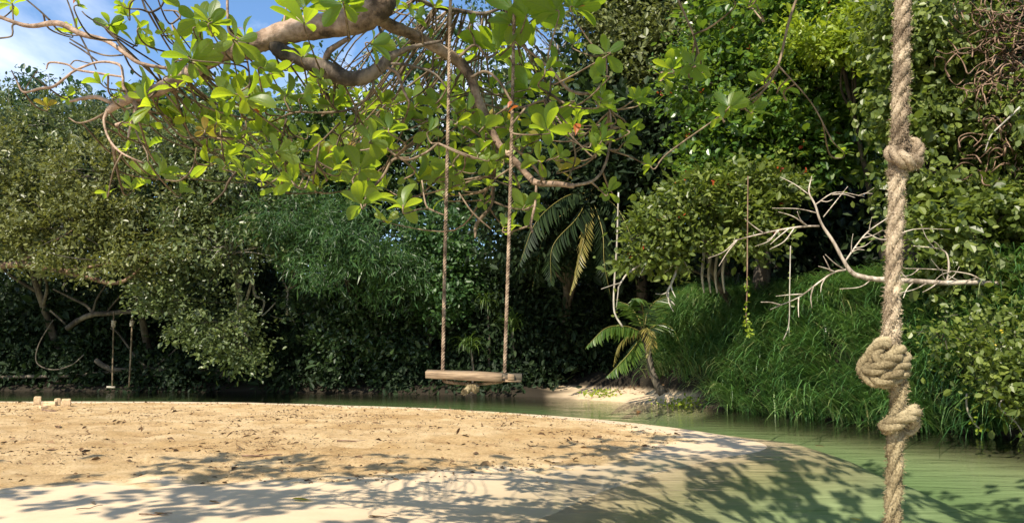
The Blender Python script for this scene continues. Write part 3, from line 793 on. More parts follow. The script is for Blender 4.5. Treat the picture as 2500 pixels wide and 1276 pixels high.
YP = 27.5
b = at(1612, 945, YP)
root = thing('small_palm', 'small palm with drooping fronds on the sunlit beach edge', 'palm tree', (b.x, b.y, ground_z(b.x, b.y)))
w = Acc()
P, r_ = limb_px([(1618, 960, 24), (1603, 935, 18), (1592, 905, 16), (1584, 870, 16), (1578, 835, 18), (1572, 812, 14)], YP)
tube(w, P, r_, 8, rough=0.06)
w.build('trunk', M['trunk'], root)
for pts, wd, mt, n in [([(1572, 812, 0), (1530, 796, -0.4), (1480, 800, -0.8), (1435, 842, -1.1)], 0.95, 'palm', 34), ([(1572, 812, 0), (1545, 850, -0.7), (1515, 885, -1.0), (1484, 916, -1.2)], 0.75, 'palm', 34),
                       ([(1572, 812, 0), (1580, 800, -0.7), (1590, 835, -1.2), (1578, 868, -1.3)], 0.55, 'palm_yellow', 24), ([(1572, 812, 0), (1555, 770, 0.1), (1535, 745, 0.2), (1512, 736, 0.3)], 0.8, 'palm', 30),
                       ([(1572, 812, 0), (1580, 765, 0.2), (1600, 735, 0.4), (1640, 720, 0.6)], 0.9, 'palm', 30), ([(1572, 812, 0), (1610, 790, 0.2), (1640, 800, 0.3), (1660, 835, 0.2)], 0.75, 'palm', 26),
                       ([(1572, 812, 0), (1540, 815, 0.5), (1510, 845, 0.7), (1498, 890, 0.8)], 0.5, 'palm_yellow', 22), ([(1572, 812, 0), (1570, 760, -0.3), (1562, 730, -0.8), (1548, 728, -1.3)], 0.8, 'palm', 30)]:
    frond([at(x, y, YP + d) for x, y, d in pts], root, wd, mt, n)
YP = 31.0
b = at(1500, 930, YP + 9)
root = thing('overhanging_palm', 'tall palm hanging long shade-dark fronds over the shaded hollow', 'palm tree', (b.x, b.y, ground_z(b.x, b.y)))
w = Acc()
P, r_ = limb_px([(1500, 960, 14, 9.0), (1500, 800, 13, 8.6), (1480, 620, 12, 4.5), (1440, 470, 12, 0.5)], YP)
tube(w, P, r_, 8, rough=0.05)
w.build('trunk', M['trunk'], root)
for pts, wd, mt in [([(1440, 470, 0), (1380, 480, -1), (1310, 540, -1.8), (1270, 640, -2.2)], 1.3, 'palm'), ([(1440, 470, 0), (1410, 530, -1.2), (1350, 600, -1.9), (1345, 690, -2.1)], 1.1, 'palm'),
                    ([(1440, 470, 0), (1430, 560, -1.4), (1412, 640, -1.8), (1392, 715, -1.9)], 0.65, 'palm_yellow'), ([(1440, 470, 0), (1500, 500, -1), (1540, 580, -1.5), (1545, 670, -1.6)], 1.1, 'palm'),
                    ([(1440, 470, 0), (1370, 440, -0.5), (1280, 460, -0.9), (1220, 540, -1.1)], 1.2, 'palm'), ([(1440, 470, 0), (1480, 430, 0), (1550, 440, -0.2), (1600, 520, -0.4)], 1.2, 'palm'),
                    ([(1440, 470, 0), (1470, 560, -1.0), (1475, 640, -1.3), (1490, 720, -1.4)], 0.9, 'palm'), ([(1440, 470, 0), (1390, 510, 0.3), (1330, 570, 0.4), (1300, 700, 0.5)], 1.1, 'palm')]:
    frond([at(x, y, YP + d) for x, y, d in pts], root, wd, 'dark' if mt == 'palm' else mt, 40, 0.02)  # dark leaf colour imitates the shade on these fronds

# ------------------------------------------------------------------ dead wood, vines, roots
def sticks(name, label, cat, Ys, main, subs, mat, group=None, part='branch', sides=7):
    P, r_ = limb_px(main, Ys)
    root = thing(name, label, cat, tuple(P[0]), group)
    a = Acc(); tube(a, P, r_, sides, rough=0.1); a.build('stem', M[mat], root)
    for s in subs:
        P, r_ = limb_px(s, Ys)
        a = Acc(); tube(a, P, r_, max(4, sides - 2), rough=0.08); a.build(part, M[mat], root)
    return root
def twigs_off(line, n, ln, w, seed):
    """little side twigs for a branch drawn in picture pixels"""
    q = random.Random(seed)
    out = []
    for _ in range(n):
        i = q.randrange(len(line) - 1)
        f = q.random()
        x = line[i][0] * (1 - f) + line[i + 1][0] * f; y = line[i][1] * (1 - f) + line[i + 1][1] * f
        a = math.atan2(line[i + 1][1] - line[i][1], line[i + 1][0] - line[i][0]) + q.choice((-1, 1)) * q.uniform(0.4, 0.9)
        l = ln * q.uniform(0.5, 1.2)
        b = a + q.uniform(-0.5, 0.5)
        out.append([(x, y, w), (x + l * 0.5 * math.cos(a), y + l * 0.5 * math.sin(a), w * 0.7, -0.1), (x + l * 0.5 * (math.cos(a) + math.cos(b)), y + l * 0.5 * (math.sin(a) + math.sin(b)), w * 0.35, -0.2)])
    return out
YD = 16.6
m0 = [(2560, 700, 20, 1.0), (2400, 690, 18), (2300, 690, 19), (2200, 684, 20), (2130, 680, 20), (2085, 668, 18), (2062, 640, 14), (2035, 590, 12), (2005, 545, 10), (1990, 500, 8), (1975, 468, 6), (1982, 430, 3)]
s1 = [(2000, 552, 9), (1960, 553, 9), (1900, 562, 8), (1840, 575, 6), (1790, 588, 4)]
s2 = [(2065, 658, 10), (2035, 665, 9), (1998, 690, 8), (1950, 725, 6), (1880, 755, 3)]
s3 = [(2062, 640, 8), (2090, 600, 6), (2120, 565, 6), (2170, 530, 4)]
s4 = [(2030, 665, 6), (2018, 640, 5), (2010, 625, 3)]
s5 = [(1990, 500, 6), (2040, 470, 5), (2110, 480, 3)]
s6 = [(1975, 475, 5), (1940, 450, 4), (1905, 432, 2)]
s7 = [(1995, 520, 5), (1950, 510, 4), (1885, 508, 2)]
s8 = [(2312, 690, 9), (2316, 640, 8), (2300, 610, 6), (2230, 600, 4)]
s9 = [(2010, 530, 5), (2050, 480, 4), (2070, 455, 2)]
s10 = [(2115, 568, 5), (2160, 585, 5), (2230, 560, 4), (2320, 560, 2)]
s11 = [(2400, 690, 8), (2370, 670, 6), (2290, 658, 4), (2210, 655, 3)]
s12 = [(2130, 680, 6), (2100, 700, 4), (2050, 705, 3)]
sub = [s1, s2, s3, s4, s5, s6, s7, s8, s9, s10, s11, s12]
m0, sub = [tuple([*p[:2], p[2] * 0.66, *p[3:]]) for p in m0], [[tuple([*p[:2], p[2] * 0.6]) for p in q] for q in sub]
sub += twigs_off(s1, 9, 70, 4, 1) + twigs_off(s2, 7, 60, 4, 2) + twigs_off(s3, 5, 50, 3, 3) + twigs_off(s5, 4, 50, 3, 4) + twigs_off(s8, 4, 60, 3, 5) + twigs_off(m0[1:4], 6, 70, 4, 6) + twigs_off(s11, 4, 60, 3, 7)
sticks('dead_branch', 'bleached bare dead limb reaching left over the tall grass', 'branch', YD, m0, sub, 'dead')

YL = 40.0
sticks('dead_branch', 'pale broken bough stretched level above the far rope swing', 'branch', YL, [(440, 766, 7), (400, 762, 9), (330, 760, 11), (260, 765, 12), (222, 768, 13), (190, 782, 13), (163, 802, 14)],
       [[(228, 767, 8), (210, 745, 7), (180, 730, 6), (130, 705, 4)], [(226, 766, 6), (236, 730, 5), (262, 690, 3)], [(258, 764, 5), (300, 715, 4), (330, 690, 3)], [(160, 790, 6), (140, 772, 5), (122, 758, 4)]], 'trunk')  # dark bark colour stands in for shade on the pale wood
sticks('driftwood', 'fallen trunk in shade-dark tones with a snapped pale end rising from the far shore', 'log', YL + 1, [(570, 925, 24), (520, 905, 18), (430, 902, 14), (350, 900, 10), (300, 902, 10), (265, 898, 13), (235, 880, 12), (235, 880, 8)],
       [[(440, 900, 7), (400, 895, 6), (350, 890, 6), (290, 815, 5), (270, 800, 4)], [(380, 893, 4), (415, 865, 4), (430, 850, 3)], [(460, 905, 6), (420, 915, 6), (340, 915, 4)]], 'trunk')  # shade on the trunk put into its bark colour
sticks('log', 'thin pale log lying along the waterline at far left', 'log', YL + 1.6, [(-60, 925, 9), (40, 919, 9), (130, 918, 8), (200, 915, 8), (270, 908, 6), (460, 915, 5)], [], 'trunk')  # dark bark here too, in place of shade on the log
m0 = [(822, 950, 6), (805, 915, 7), (785, 868, 8), (775, 830, 8), (760, 790, 5), (745, 740, 4), (742, 690, 3)]
sub = [[(785, 850, 6), (815, 815, 5), (850, 775, 4)], [(780, 842, 6), (750, 815, 5), (700, 775, 3)], [(790, 855, 5), (830, 825, 4), (868, 815, 3)], [(775, 830, 5), (782, 800, 4), (800, 770, 3)]]
sub += twigs_off(sub[0], 4, 40, 3, 8) + twigs_off(sub[1], 4, 40, 3, 9)
sticks('dead_bush', 'twiggy leafless bush standing in the dark shallows left of the swing', 'bush', 40.5, m0, sub, 'greytwig')
m0 = [(700, 770, 6), (702, 720, 7), (705, 705, 7), (728, 690, 6), (760, 655, 4)]
sticks('dead_branch', 'forked pale dead twig upright in front of the dark left trees', 'branch', 39, m0, [[(703, 708, 6), (715, 680, 5), (730, 640, 3)], [(702, 706, 5), (690, 680, 4), (700, 650, 3)]], 'greytwig')
sticks('dead_branch', 'pale crooked stem hanging in the dark right of the leaning shrub', 'branch', 39.5, [(600, 645, 5), (618, 690, 6), (622, 720, 6), (645, 735, 5), (640, 770, 4), (690, 720, 3)], [], 'greytwig')
sticks('dead_branch', 'long brown bough drooping across the olive trees', 'branch', 36.5, [(-60, 660, 16), (40, 645, 16), (120, 655, 15), (200, 672, 13), (290, 690, 9), (360, 640, 5), (400, 600, 3)], [[(40, 645, 8), (100, 610, 6), (180, 560, 4)], [(150, 662, 8), (260, 645, 6), (330, 635, 4)]], 'brownvine')
sticks('dead_branch', 'short snapped pale stub under the leaning shrub', 'branch', 37, [(570, 790, 6), (585, 805, 9), (605, 822, 7)], [], 'dead')
# crooked bare twigs under the flowering bough
for pts, lab in [([(1640, 590, 8), (1655, 640, 7), (1640, 690, 6), (1628, 720, 5), (1648, 745, 3)], 'crooked grey bare twig hanging above the right palm fronds'),
                 ([(1610, 600, 7), (1570, 640, 6), (1530, 670, 5), (1510, 700, 3)], 'slanting bare twig reaching left towards the hanging vine')]:
    sticks('bare_twig', lab, 'twig', 23.2, pts, twigs_off(pts, 6, 45, 4, len(pts) * 7), 'greytwig', 'crooked bare twigs under the flowering bough')

def vine(name, label, pts, Yv, mat='brownvine', leafmat=None, nl=0, ll=0.1, leaf_from=0.0, group='hanging vines on the right bank'):
    P, r_ = limb_px(pts, Yv)
    root = thing(name, label, 'vine', tuple(P[0]), group)
    a = Acc(); tube(a, P, r_, 5); a.build('stem', M[mat], root)
    if nl:
        e = Acc()
        i = (rng.uniform(leaf_from, 1, nl) * (len(P) - 1)).astype(int)
        leaves(e, P[i] + rng.normal(size=(nl, 3)) * 0.03, unit(nl) + np.array([0, -0.3, -0.5]), unit(nl) + np.array([0, -1.0, 0.5]), rng.uniform(0.6, 1.2, nl) * ll, ll * 0.6, rng.random(nl))
        e.build('leaves', M[leafmat], root, smooth=False)
vine('hanging_vine', 'thin vine tipped with yellow-green leaves hanging in front of the grass', [(1826, 430, 3), (1825, 560, 3.5), (1824, 700, 3.5), (1822, 780, 3), (1832, 822, 2)], 21.5, 'brownvine', 'lime', 70, 0.11, 0.45)
vine('hanging_vine', 'long leafless vine dropping straight past the palm crown', [(1510, 470, 4), (1506, 600, 5), (1500, 690, 5), (1500, 760, 5), (1520, 798, 5)], 25, 'greytwig', 'creeper', 14, 0.14, 0.3)
vine('hanging_vine', 'fine dark vine curling at its end left of the knotted rope', [(1930, 600, 3), (1928, 700, 3), (1926, 790, 3), (1912, 830, 2.5)], 20.5, 'greytwig', 'creeper', 8, 0.1, 0.0)
vine('arching_vine', 'pale arching shoot at the upper right edge', [(2490, 262, 6), (2450, 300, 5), (2420, 330, 4), (2405, 370, 3)], 16.5, 'greytwig', 'creeper', 16, 0.12, 0.0)
vine('trailing_vine', 'bare vine loop trailing into the water at lower right', [(2500, 950, 5), (2440, 985, 5), (2480, 1030, 4), (2500, 1060, 4)], 14.8, 'greytwig', 'lime', 14, 0.1)
vine('trailing_vine', 'leafy trailing stem dipping its tip in the river right of the rope', [(2360, 960, 5), (2362, 1000, 5), (2385, 1040, 4), (2410, 1048, 3)], 15.6, 'greytwig', 'lime', 24, 0.1, 0.4)
vine('looping_vine', 'dark slack vine looping below the far broken bough', [(130, 780, 3), (95, 840, 3), (90, 885, 3), (130, 902, 3), (175, 890, 3), (205, 865, 3)], 40, 'trunk', group='hanging vines on the left bank')
for k, (x, lab) in enumerate([(1716, 'leftmost of the aerial roots under the flowering bough'), (1732, 'second aerial root from the left, thick and pale'), (1748, 'middle aerial root between thicker ones'), (1766, 'rightmost straight aerial root beside the dead limb tip')]):
    vine('aerial_root', lab, [(x, 545, 7), (x + 3, 610, 8), (x - 2, 670, 7), (x + 3, 715, 4)], 24.5, 'greytwig', group='aerial roots under the flowering bough')
# dead brown tangle
a = Acc()
cb = at(2462, 200, 18.2)
root = thing('dead_vine_tangle', 'brown leafless vine tangle at the upper right picture edge', 'vine', tuple(at(2470, 500, 18.4)))
for k in range(150):
    cpx, cpy = rnd.choice([(2450, 110), (2470, 200), (2440, 60), (2480, 390), (2490, 300), (2460, 150)])
    x, y = rnd.gauss(cpx, 32), rnd.gauss(cpy, 55)
    an = rnd.uniform(0, 6.28)
    pts = []
    for s in range(7):
        pts.append((x, y, rnd.uniform(2.0, 4.5), rnd.gauss(0, 0.25)))
        x += 24 * math.cos(an); y += 24 * math.sin(an); an += rnd.gauss(0, 0.8)
    P, r_ = limb_px(pts, 17.6, 3)
    tube(a, P, r_, 4, cap=False)
a.build('stems', M['brownvine'], root, kind='stuff')
a = Acc()
P, r_ = limb_px([(2520, 560, 70), (2490, 420, 60), (2470, 330, 50), (2440, 250, 40), (2420, 180, 26)], 18.6)
tube(a, P, r_, 9, rough=0.1)
a.build('main_stem', M['brownvine'], root)

# ------------------------------------------------------------------ the far rope swing
root = thing('rope_swing', 'far swing of two thin pale ropes hanging to the water beneath the level bough', 'swing', tuple(at(297, 952, 39.6)))
for pts in ([(278, 760, 3.5), (276, 850, 3.5), (274, 944, 3.5)], [(324, 760, 3.5), (320, 850, 4), (315, 944, 3.5)]):
    a = Acc(); P, r_ = limb_px(pts, 39.6); tube(a, P, r_, 6); a.build('rope', M['twig'], root)  # brown twig colour imitates shade on the pale ropes
for pts in ([(278, 782, 12), (276, 798, 9)], [(323, 782, 11), (321, 796, 9)]):
    a = Acc(); P, r_ = limb_px(pts, 39.6, 4); tube(a, P, r_, 8, rough=0.15); a.build('knot', M['dead'], root)
a = Acc(); P, r_ = limb_px([(261, 944, 5), (281, 945, 5)], 39.6, 3); tube(a, P, r_, 6); a.build('seat_stub', M['greytwig'], root)

# ------------------------------------------------------------------ almond tree overhead
ALM = thing('almond_tree', 'big tropical almond tree spreading its pale limb and lime green leaves overhead', 'tree', (3.3, -0.8, ground_z(3.3, -0.8)))
YA = 4.8
skel = []                                    # nodes twigs may grow from
def bough(pts, mat, part='branch', Yb=YA, sides=8, rough=0.05, k=6):
    P, r_ = limb_px(pts, Yb, k)
    a = Acc(); tube(a, P, r_, sides, rough=rough)
    o = a.build(part, M[mat], ALM)
    for p, r in zip(P, r_): skel.append((p, r))
    return o
# trunk, standing out of the frame at the right, and the limb that carries everything
tr = np.array([(3.3, -0.8, -0.5, 0.32), (3.1, -0.6, 1.4, 0.27), (2.7, 0.0, 3.2, 0.25), (1.8, 1.6, 4.7, 0.21), (0.9, 3.2, 5.0, 0.17)])
c = catmull(tr, 8); a = Acc(); tube(a, c[:, :3], c[:, 3], 14, rough=0.05); a.build('trunk', M['bark'], ALM)
p0 = c[-1]
lim = [(960, -60, 100), (925, 10, 96), (880, 45, 84), (800, 62, 76), (720, 74, 70), (650, 97, 62), (600, 116, 56), (540, 132, 50), (480, 166, 44), (430, 196, 40), (380, 222, 36), (320, 240, 30), (285, 256, 25), (262, 272, 16)]
rows = [(*p0[:3], 0.15)] + [(*at(x, y, YA), w * 0.86 * YA / F * 0.5) for x, y, w in lim]
c = catmull(np.array(rows), 8); a = Acc(); tube(a, c[:, :3], c[:, 3], 16, rough=0.06); a.build('limb', M['bark'], ALM)
for r in c: skel.append((r[:3], r[3]))
B = [([(660, 100, 34), (690, 128, 42), (730, 142, 38), (790, 166, 46), (850, 192, 40), (900, 184, 38), (935, 160, 30), (955, 138, 22), (1010, 115, 12), (1080, 100, 7)], 'bark_dark'),
     ([(900, 40, 40, 0.1), (930, 50, 34, 0.15), (960, 66, 33, 0.2), (1010, 86, 29, 0.3), (1070, 120, 30, 0.4), (1120, 152, 30, 0.5), (1150, 190, 26, 0.5), (1166, 240, 23, 0.5), (1192, 300, 21, 0.5), (1216, 350, 19, 0.5), (1250, 385, 17, 0.4), (1288, 428, 16, 0.4), (1312, 447, 16, 0.3), (1360, 449, 14, 0.3), (1402, 454, 12, 0.3)], 'bark'),
     ([(1240, 350, 10, 0.4), (1285, 385, 11, 0.4), (1310, 415, 10, 0.4), (1332, 446, 9, 0.4)], 'bark'),
     ([(960, -30, 20, 0.4), (1040, 8, 16, 0.6), (1080, 20, 16, 0.7), (1130, 28, 16, 0.8), (1180, 34, 13, 0.8), (1230, 18, 9, 0.8)], 'bark_dark'),
     ([(790, 165, 16), (800, 130, 22), (825, 110, 20), (850, 95, 16)], 'bark'),
     ([(480, 170, 12), (400, 166, 12), (340, 154, 13), (310, 134, 15), (260, 100, 15), (200, 84, 19), (140, 57, 20), (70, 64, 15), (0, 42, 12), (-60, 20, 10)], 'bark'),
     ([(70, 60, 6), (33, 60, 7), (31, 80, 6), (25, 90, 6), (-10, 95, 6)], 'bark_dark'), ([(33, 62, 6), (31, 30, 5), (30, 8, 4)], 'bark_dark'),
     ([(122, 50, 7), (95, 25, 6), (55, -8, 5)], 'bark_dark'), ([(235, 170, 5), (215, 125, 6), (190, 75, 6), (175, 30, 6), (160, -10, 5)], 'bark_dark'),
     ([(312, 134, 9), (285, 100, 7), (262, 72, 6), (215, 42, 5), (200, 28, 4)], 'bark_dark'),
     ([(300, 135, 6), (260, 136, 6), (220, 124, 6), (195, 110, 6), (170, 95, 5)], 'bark_dark'), ([(238, 150, 6), (205, 125, 6), (170, 104, 5)], 'bark_dark'),
     ([(320, 238, 14), (302, 215, 11), (300, 185, 10), (290, 158, 10), (240, 152, 8), (185, 172, 9), (160, 190, 9), (130, 212, 10), (100, 216, 9), (58, 225, 7), (42, 200, 5), (28, 172, 4)], 'bark'),
     ([(300, 188, 7), (245, 180, 8), (185, 170, 8), (165, 158, 7), (122, 153, 7), (113, 170, 4)], 'bark'), ([(60, 222, 4), (78, 190, 3), (92, 172, 3)], 'twig'),
     ([(172, 158, 5), (185, 148, 5), (215, 154, 4), (235, 155, 4)], 'bark_dark'), ([(280, 255, 14), (240, 238, 14), (205, 240, 13), (170, 248, 8)], 'bark'),
     ([(262, 272, 15), (254, 298, 9), (268, 342, 8), (298, 374, 7), (350, 398, 6)], 'bark'), ([(262, 274, 10), (222, 294, 7), (190, 300, 5), (168, 288, 4)], 'twig'),
     ([(330, 245, 18), (326, 288, 14), (282, 306, 11)], 'bark'), ([(324, 290, 10), (316, 318, 8), (313, 338, 7)], 'bark'), ([(325, 300, 6), (340, 340, 6), (358, 372, 5), (362, 395, 5)], 'twig'),
     ([(405, -6, 6), (390, 20, 7), (362, 30, 8), (350, 8, 7), (345, -10, 6)], 'bark_dark'), ([(420, 60, 5), (440, 42, 6), (432, 28, 6), (400, 26, 6)], 'twig'), ([(555, -10, 9), (556, 40, 9), (560, 80, 9), (590, 100, 8), (600, 130, 7), (608, 175, 6)], 'bark'),
     ([(480, 40, 5), (515, 60, 6), (530, 82, 6), (550, 92, 5)], 'bark_dark'), ([(700, 10, 7), (692, 60, 8), (680, 90, 7), (670, 120, 5)], 'bark'),
     ([(545, 140, 6), (500, 142, 6), (470, 140, 5)], 'bark_dark'), ([(610, 145, 6), (540, 142, 6), (480, 140, 5)], 'bark_dark'), ([(610, 120, 6), (630, 140, 6), (640, 152, 5)], 'bark_dark'),
     ([(935, 160, 14), (970, 180, 12), (985, 220, 10), (1000, 250, 8)], 'bark'), ([(940, 155, 10), (1000, 160, 10), (1060, 180, 8), (1090, 215, 6)], 'bark_dark'), ([(955, 140, 10), (940, 110, 9), (925, 65, 9)], 'bark_dark'),
     ([(905, 185, 14), (910, 215, 10), (870, 262, 9), (800, 275, 8), (720, 275, 7), (660, 300, 5)], 'twig'), ([(870, 262, 7), (865, 300, 6), (830, 330, 5)], 'twig'),
     ([(1150, 190, 12), (1185, 175, 10), (1220, 200, 9), (1260, 260, 9), (1310, 250, 8), (1340, 235, 8), (1345, 185, 6)], 'twig'), ([(1120, 140, 12), (1160, 110, 10), (1190, 140, 9), (1215, 128, 7)], 'twig'),
     ([(1260, 100, 10, 0.2), (1310, 140, 9, 0.2), (1350, 175, 10, 0.2), (1390, 220, 12, 0.2), (1440, 228, 11, 0.2), (1470, 205, 8, 0.2), (1482, 180, 7, 0.2), (1478, 130, 6, 0.2)], 'bark'),
     ([(1400, 453, 11, 0.3), (1450, 440, 10, 0.4), (1478, 400, 9, 0.5), (1492, 330, 8, 0.6), (1490, 270, 6, 0.6)], 'bark'), ([(1385, 440, 5, 0.3), (1400, 405, 6, 0.3), (1405, 375, 6, 0.3), (1398, 340, 6, 0.3), (1408, 320, 5, 0.3)], 'twig'),
     ([(1402, 375, 3, 0.3), (1430, 355, 3, 0.3), (1450, 345, 3, 0.3)], 'twig'), ([(1310, 450, 9, 0.3), (1306, 500, 9, 0.3), (1296, 545, 10, 0.3), (1300, 568, 8, 0.3)], 'bark'),
     ([(1216, 350, 10, 0.5), (1170, 330, 8, 0.4), (1120, 300, 7, 0.3), (1070, 290, 6, 0.3)], 'twig'), ([(1200, 320, 9, 0.5), (1150, 350, 8, 0.4), (1110, 390, 7, 0.3)], 'twig'),
     ([(1000, 385, 7), (960, 390, 8), (935, 430, 9), (905, 460, 9), (870, 458, 7), (860, 440, 6)], 'twig'), ([(1070, 350, 8), (1035, 375, 8), (985, 390, 8), (930, 350, 7)], 'twig'),
     ([(780, 350, 6), (772, 400, 7), (765, 425, 8), (735, 425, 7), (700, 400, 6), (690, 375, 5)], 'twig'), ([(830, 300, 7), (790, 340, 7), (765, 362, 6)], 'twig'), ([(700, 290, 7), (690, 330, 6), (685, 370, 5)], 'twig'),
     ([(600, 290, 6), (598, 330, 7), (570, 340, 6), (505, 335, 5)], 'twig'), ([(595, 400, 8), (560, 440, 8), (545, 470, 7), (510, 500, 4)], 'twig'), ([(480, 360, 5), (470, 410, 6), (440, 440, 6), (405, 440, 5)], 'twig'),
     ([(1030, 440, 5), (1040, 500, 6), (1060, 515, 6), (1085, 525, 4)], 'twig'), ([(1215, 350, 10, 0.5), (1205, 440, 12, 0.6), (1200, 500, 10, 0.6), (1165, 545, 14, 0.6), (1160, 580, 8, 0.6)], 'twig'), ([(1120, 470, 5), (1155, 520, 6), (1200, 560, 5)], 'twig')]
B += [([(1990, -120, 12), (1930, 40, 9), (1900, 160, 8), (1860, 225, 7), (1800, 258, 6), (1755, 285, 5)], 'twig'), ([(1600, -120, 10), (1665, 20, 8), (1700, 110, 7), (1690, 155, 6), (1640, 168, 5), (1596, 182, 4)], 'twig'), ([(1850, -100, 8), (1840, -20, 6), (1830, 12, 5)], 'twig'), ([(1900, 160, 6), (1980, 250, 5), (2030, 340, 5), (2060, 372, 4)], 'twig')]
for ib_, (pts, mt) in enumerate(B):
    if ib_ > 1: pts = [(q[0], q[1], q[2] * 0.74, *q[3:]) for q in pts]
    bough(pts, mt, 'twig' if mt == 'twig' else 'branch', YA, 9 if pts[0][2] > 12 else 6)
# boughs above the frame: the one the swing hangs from, the one that carries the knotted rope, and others for the crown
def bough3(P, mat='bark'):
    c = catmull(np.array(P, float), 7); a = Acc(); tube(a, c[:, :3], c[:, 3], 9, rough=0.05); a.build('branch', M[mat], ALM)
    for r in c: skel.append((r[:3], r[3]))
    return c
bough3([(1.8, 1.6, 4.7, 0.13), (1.2, 3.4, 5.0, 0.12), (0.5, 4.7, 5.1, 0.1), (-0.5, 4.85, 5.15, 0.09), (-1.8, 4.7, 5.6, 0.06), (-3.2, 4.0, 6.0, 0.03)])
bough3([(2.7, 0.0, 3.2, 0.11), (1.7, 1.2, 3.6, 0.09), (0.86, 1.62, 3.75, 0.075), (-0.2, 1.6, 4.1, 0.05), (-1.2, 1.2, 4.6, 0.02)])
up_b = [[(1.8, 1.6, 4.7, 0.12), (1.4, 4.2, 6.2, 0.1), (0.8, 6.5, 7.4, 0.07), (0.0, 8.6, 8.2, 0.03)], [(2.7, 0.0, 3.2, 0.12), (3.4, 3.0, 5.6, 0.1), (3.2, 6.0, 7.4, 0.07), (2.6, 8.6, 8.4, 0.03)],
        [(0.9, 3.2, 5.0, 0.1), (-0.8, 3.6, 6.4, 0.08), (-2.6, 3.6, 7.0, 0.05), (-4.6, 3.2, 7.4, 0.03)], [(3.1, -0.6, 1.4, 0.12), (4.2, 2.0, 4.6, 0.1), (5.2, 4.6, 6.0, 0.06), (5.6, 7.0, 7.0, 0.03)],
        [(1.2, 3.4, 5.0, 0.09), (-0.2, 5.4, 6.4, 0.07), (-1.4, 7.0, 7.2, 0.04)], [(-0.5, 3.6, 6.0, 0.07), (-3.0, 2.4, 6.0, 0.05), (-5.6, 2.0, 6.4, 0.03)]]
for P in up_b: bough3(P)

# leaves: obovate, folded along the midrib, arched
def almond_leaf(var):
    q = random.Random(var)
    us = [0, 0.08, 0.26, 0.46, 0.64, 0.8, 0.92, 1.0]
    ws = [0.012, 0.02, 0.105, 0.18, 0.215, 0.2, 0.135, 0.012]
    arch, fold, twist, wav = q.uniform(0.1, 0.5), q.uniform(0.1, 0.4), q.uniform(-0.3, 0.3), q.uniform(0, 0.02)
    V, Q = [], []
    for i, (u, w) in enumerate(zip(us, ws)):
        for j, s in enumerate((-1, -0.5, 0, 0.5, 1)):
            x = s * w
            z = abs(s) * w * fold - arch * (u - 0.3) ** 2 + twist * u * x + wav * math.sin(u * 14 + j)
            V.append((x, u, z))
    for i in range(7):
        for j in range(4):
            k = i * 5 + j
            Q.append((k, k + 1, k + 6, k + 5))
    return np.array(V), np.array(Q)
LV = [almond_leaf(k) for k in range(6)]

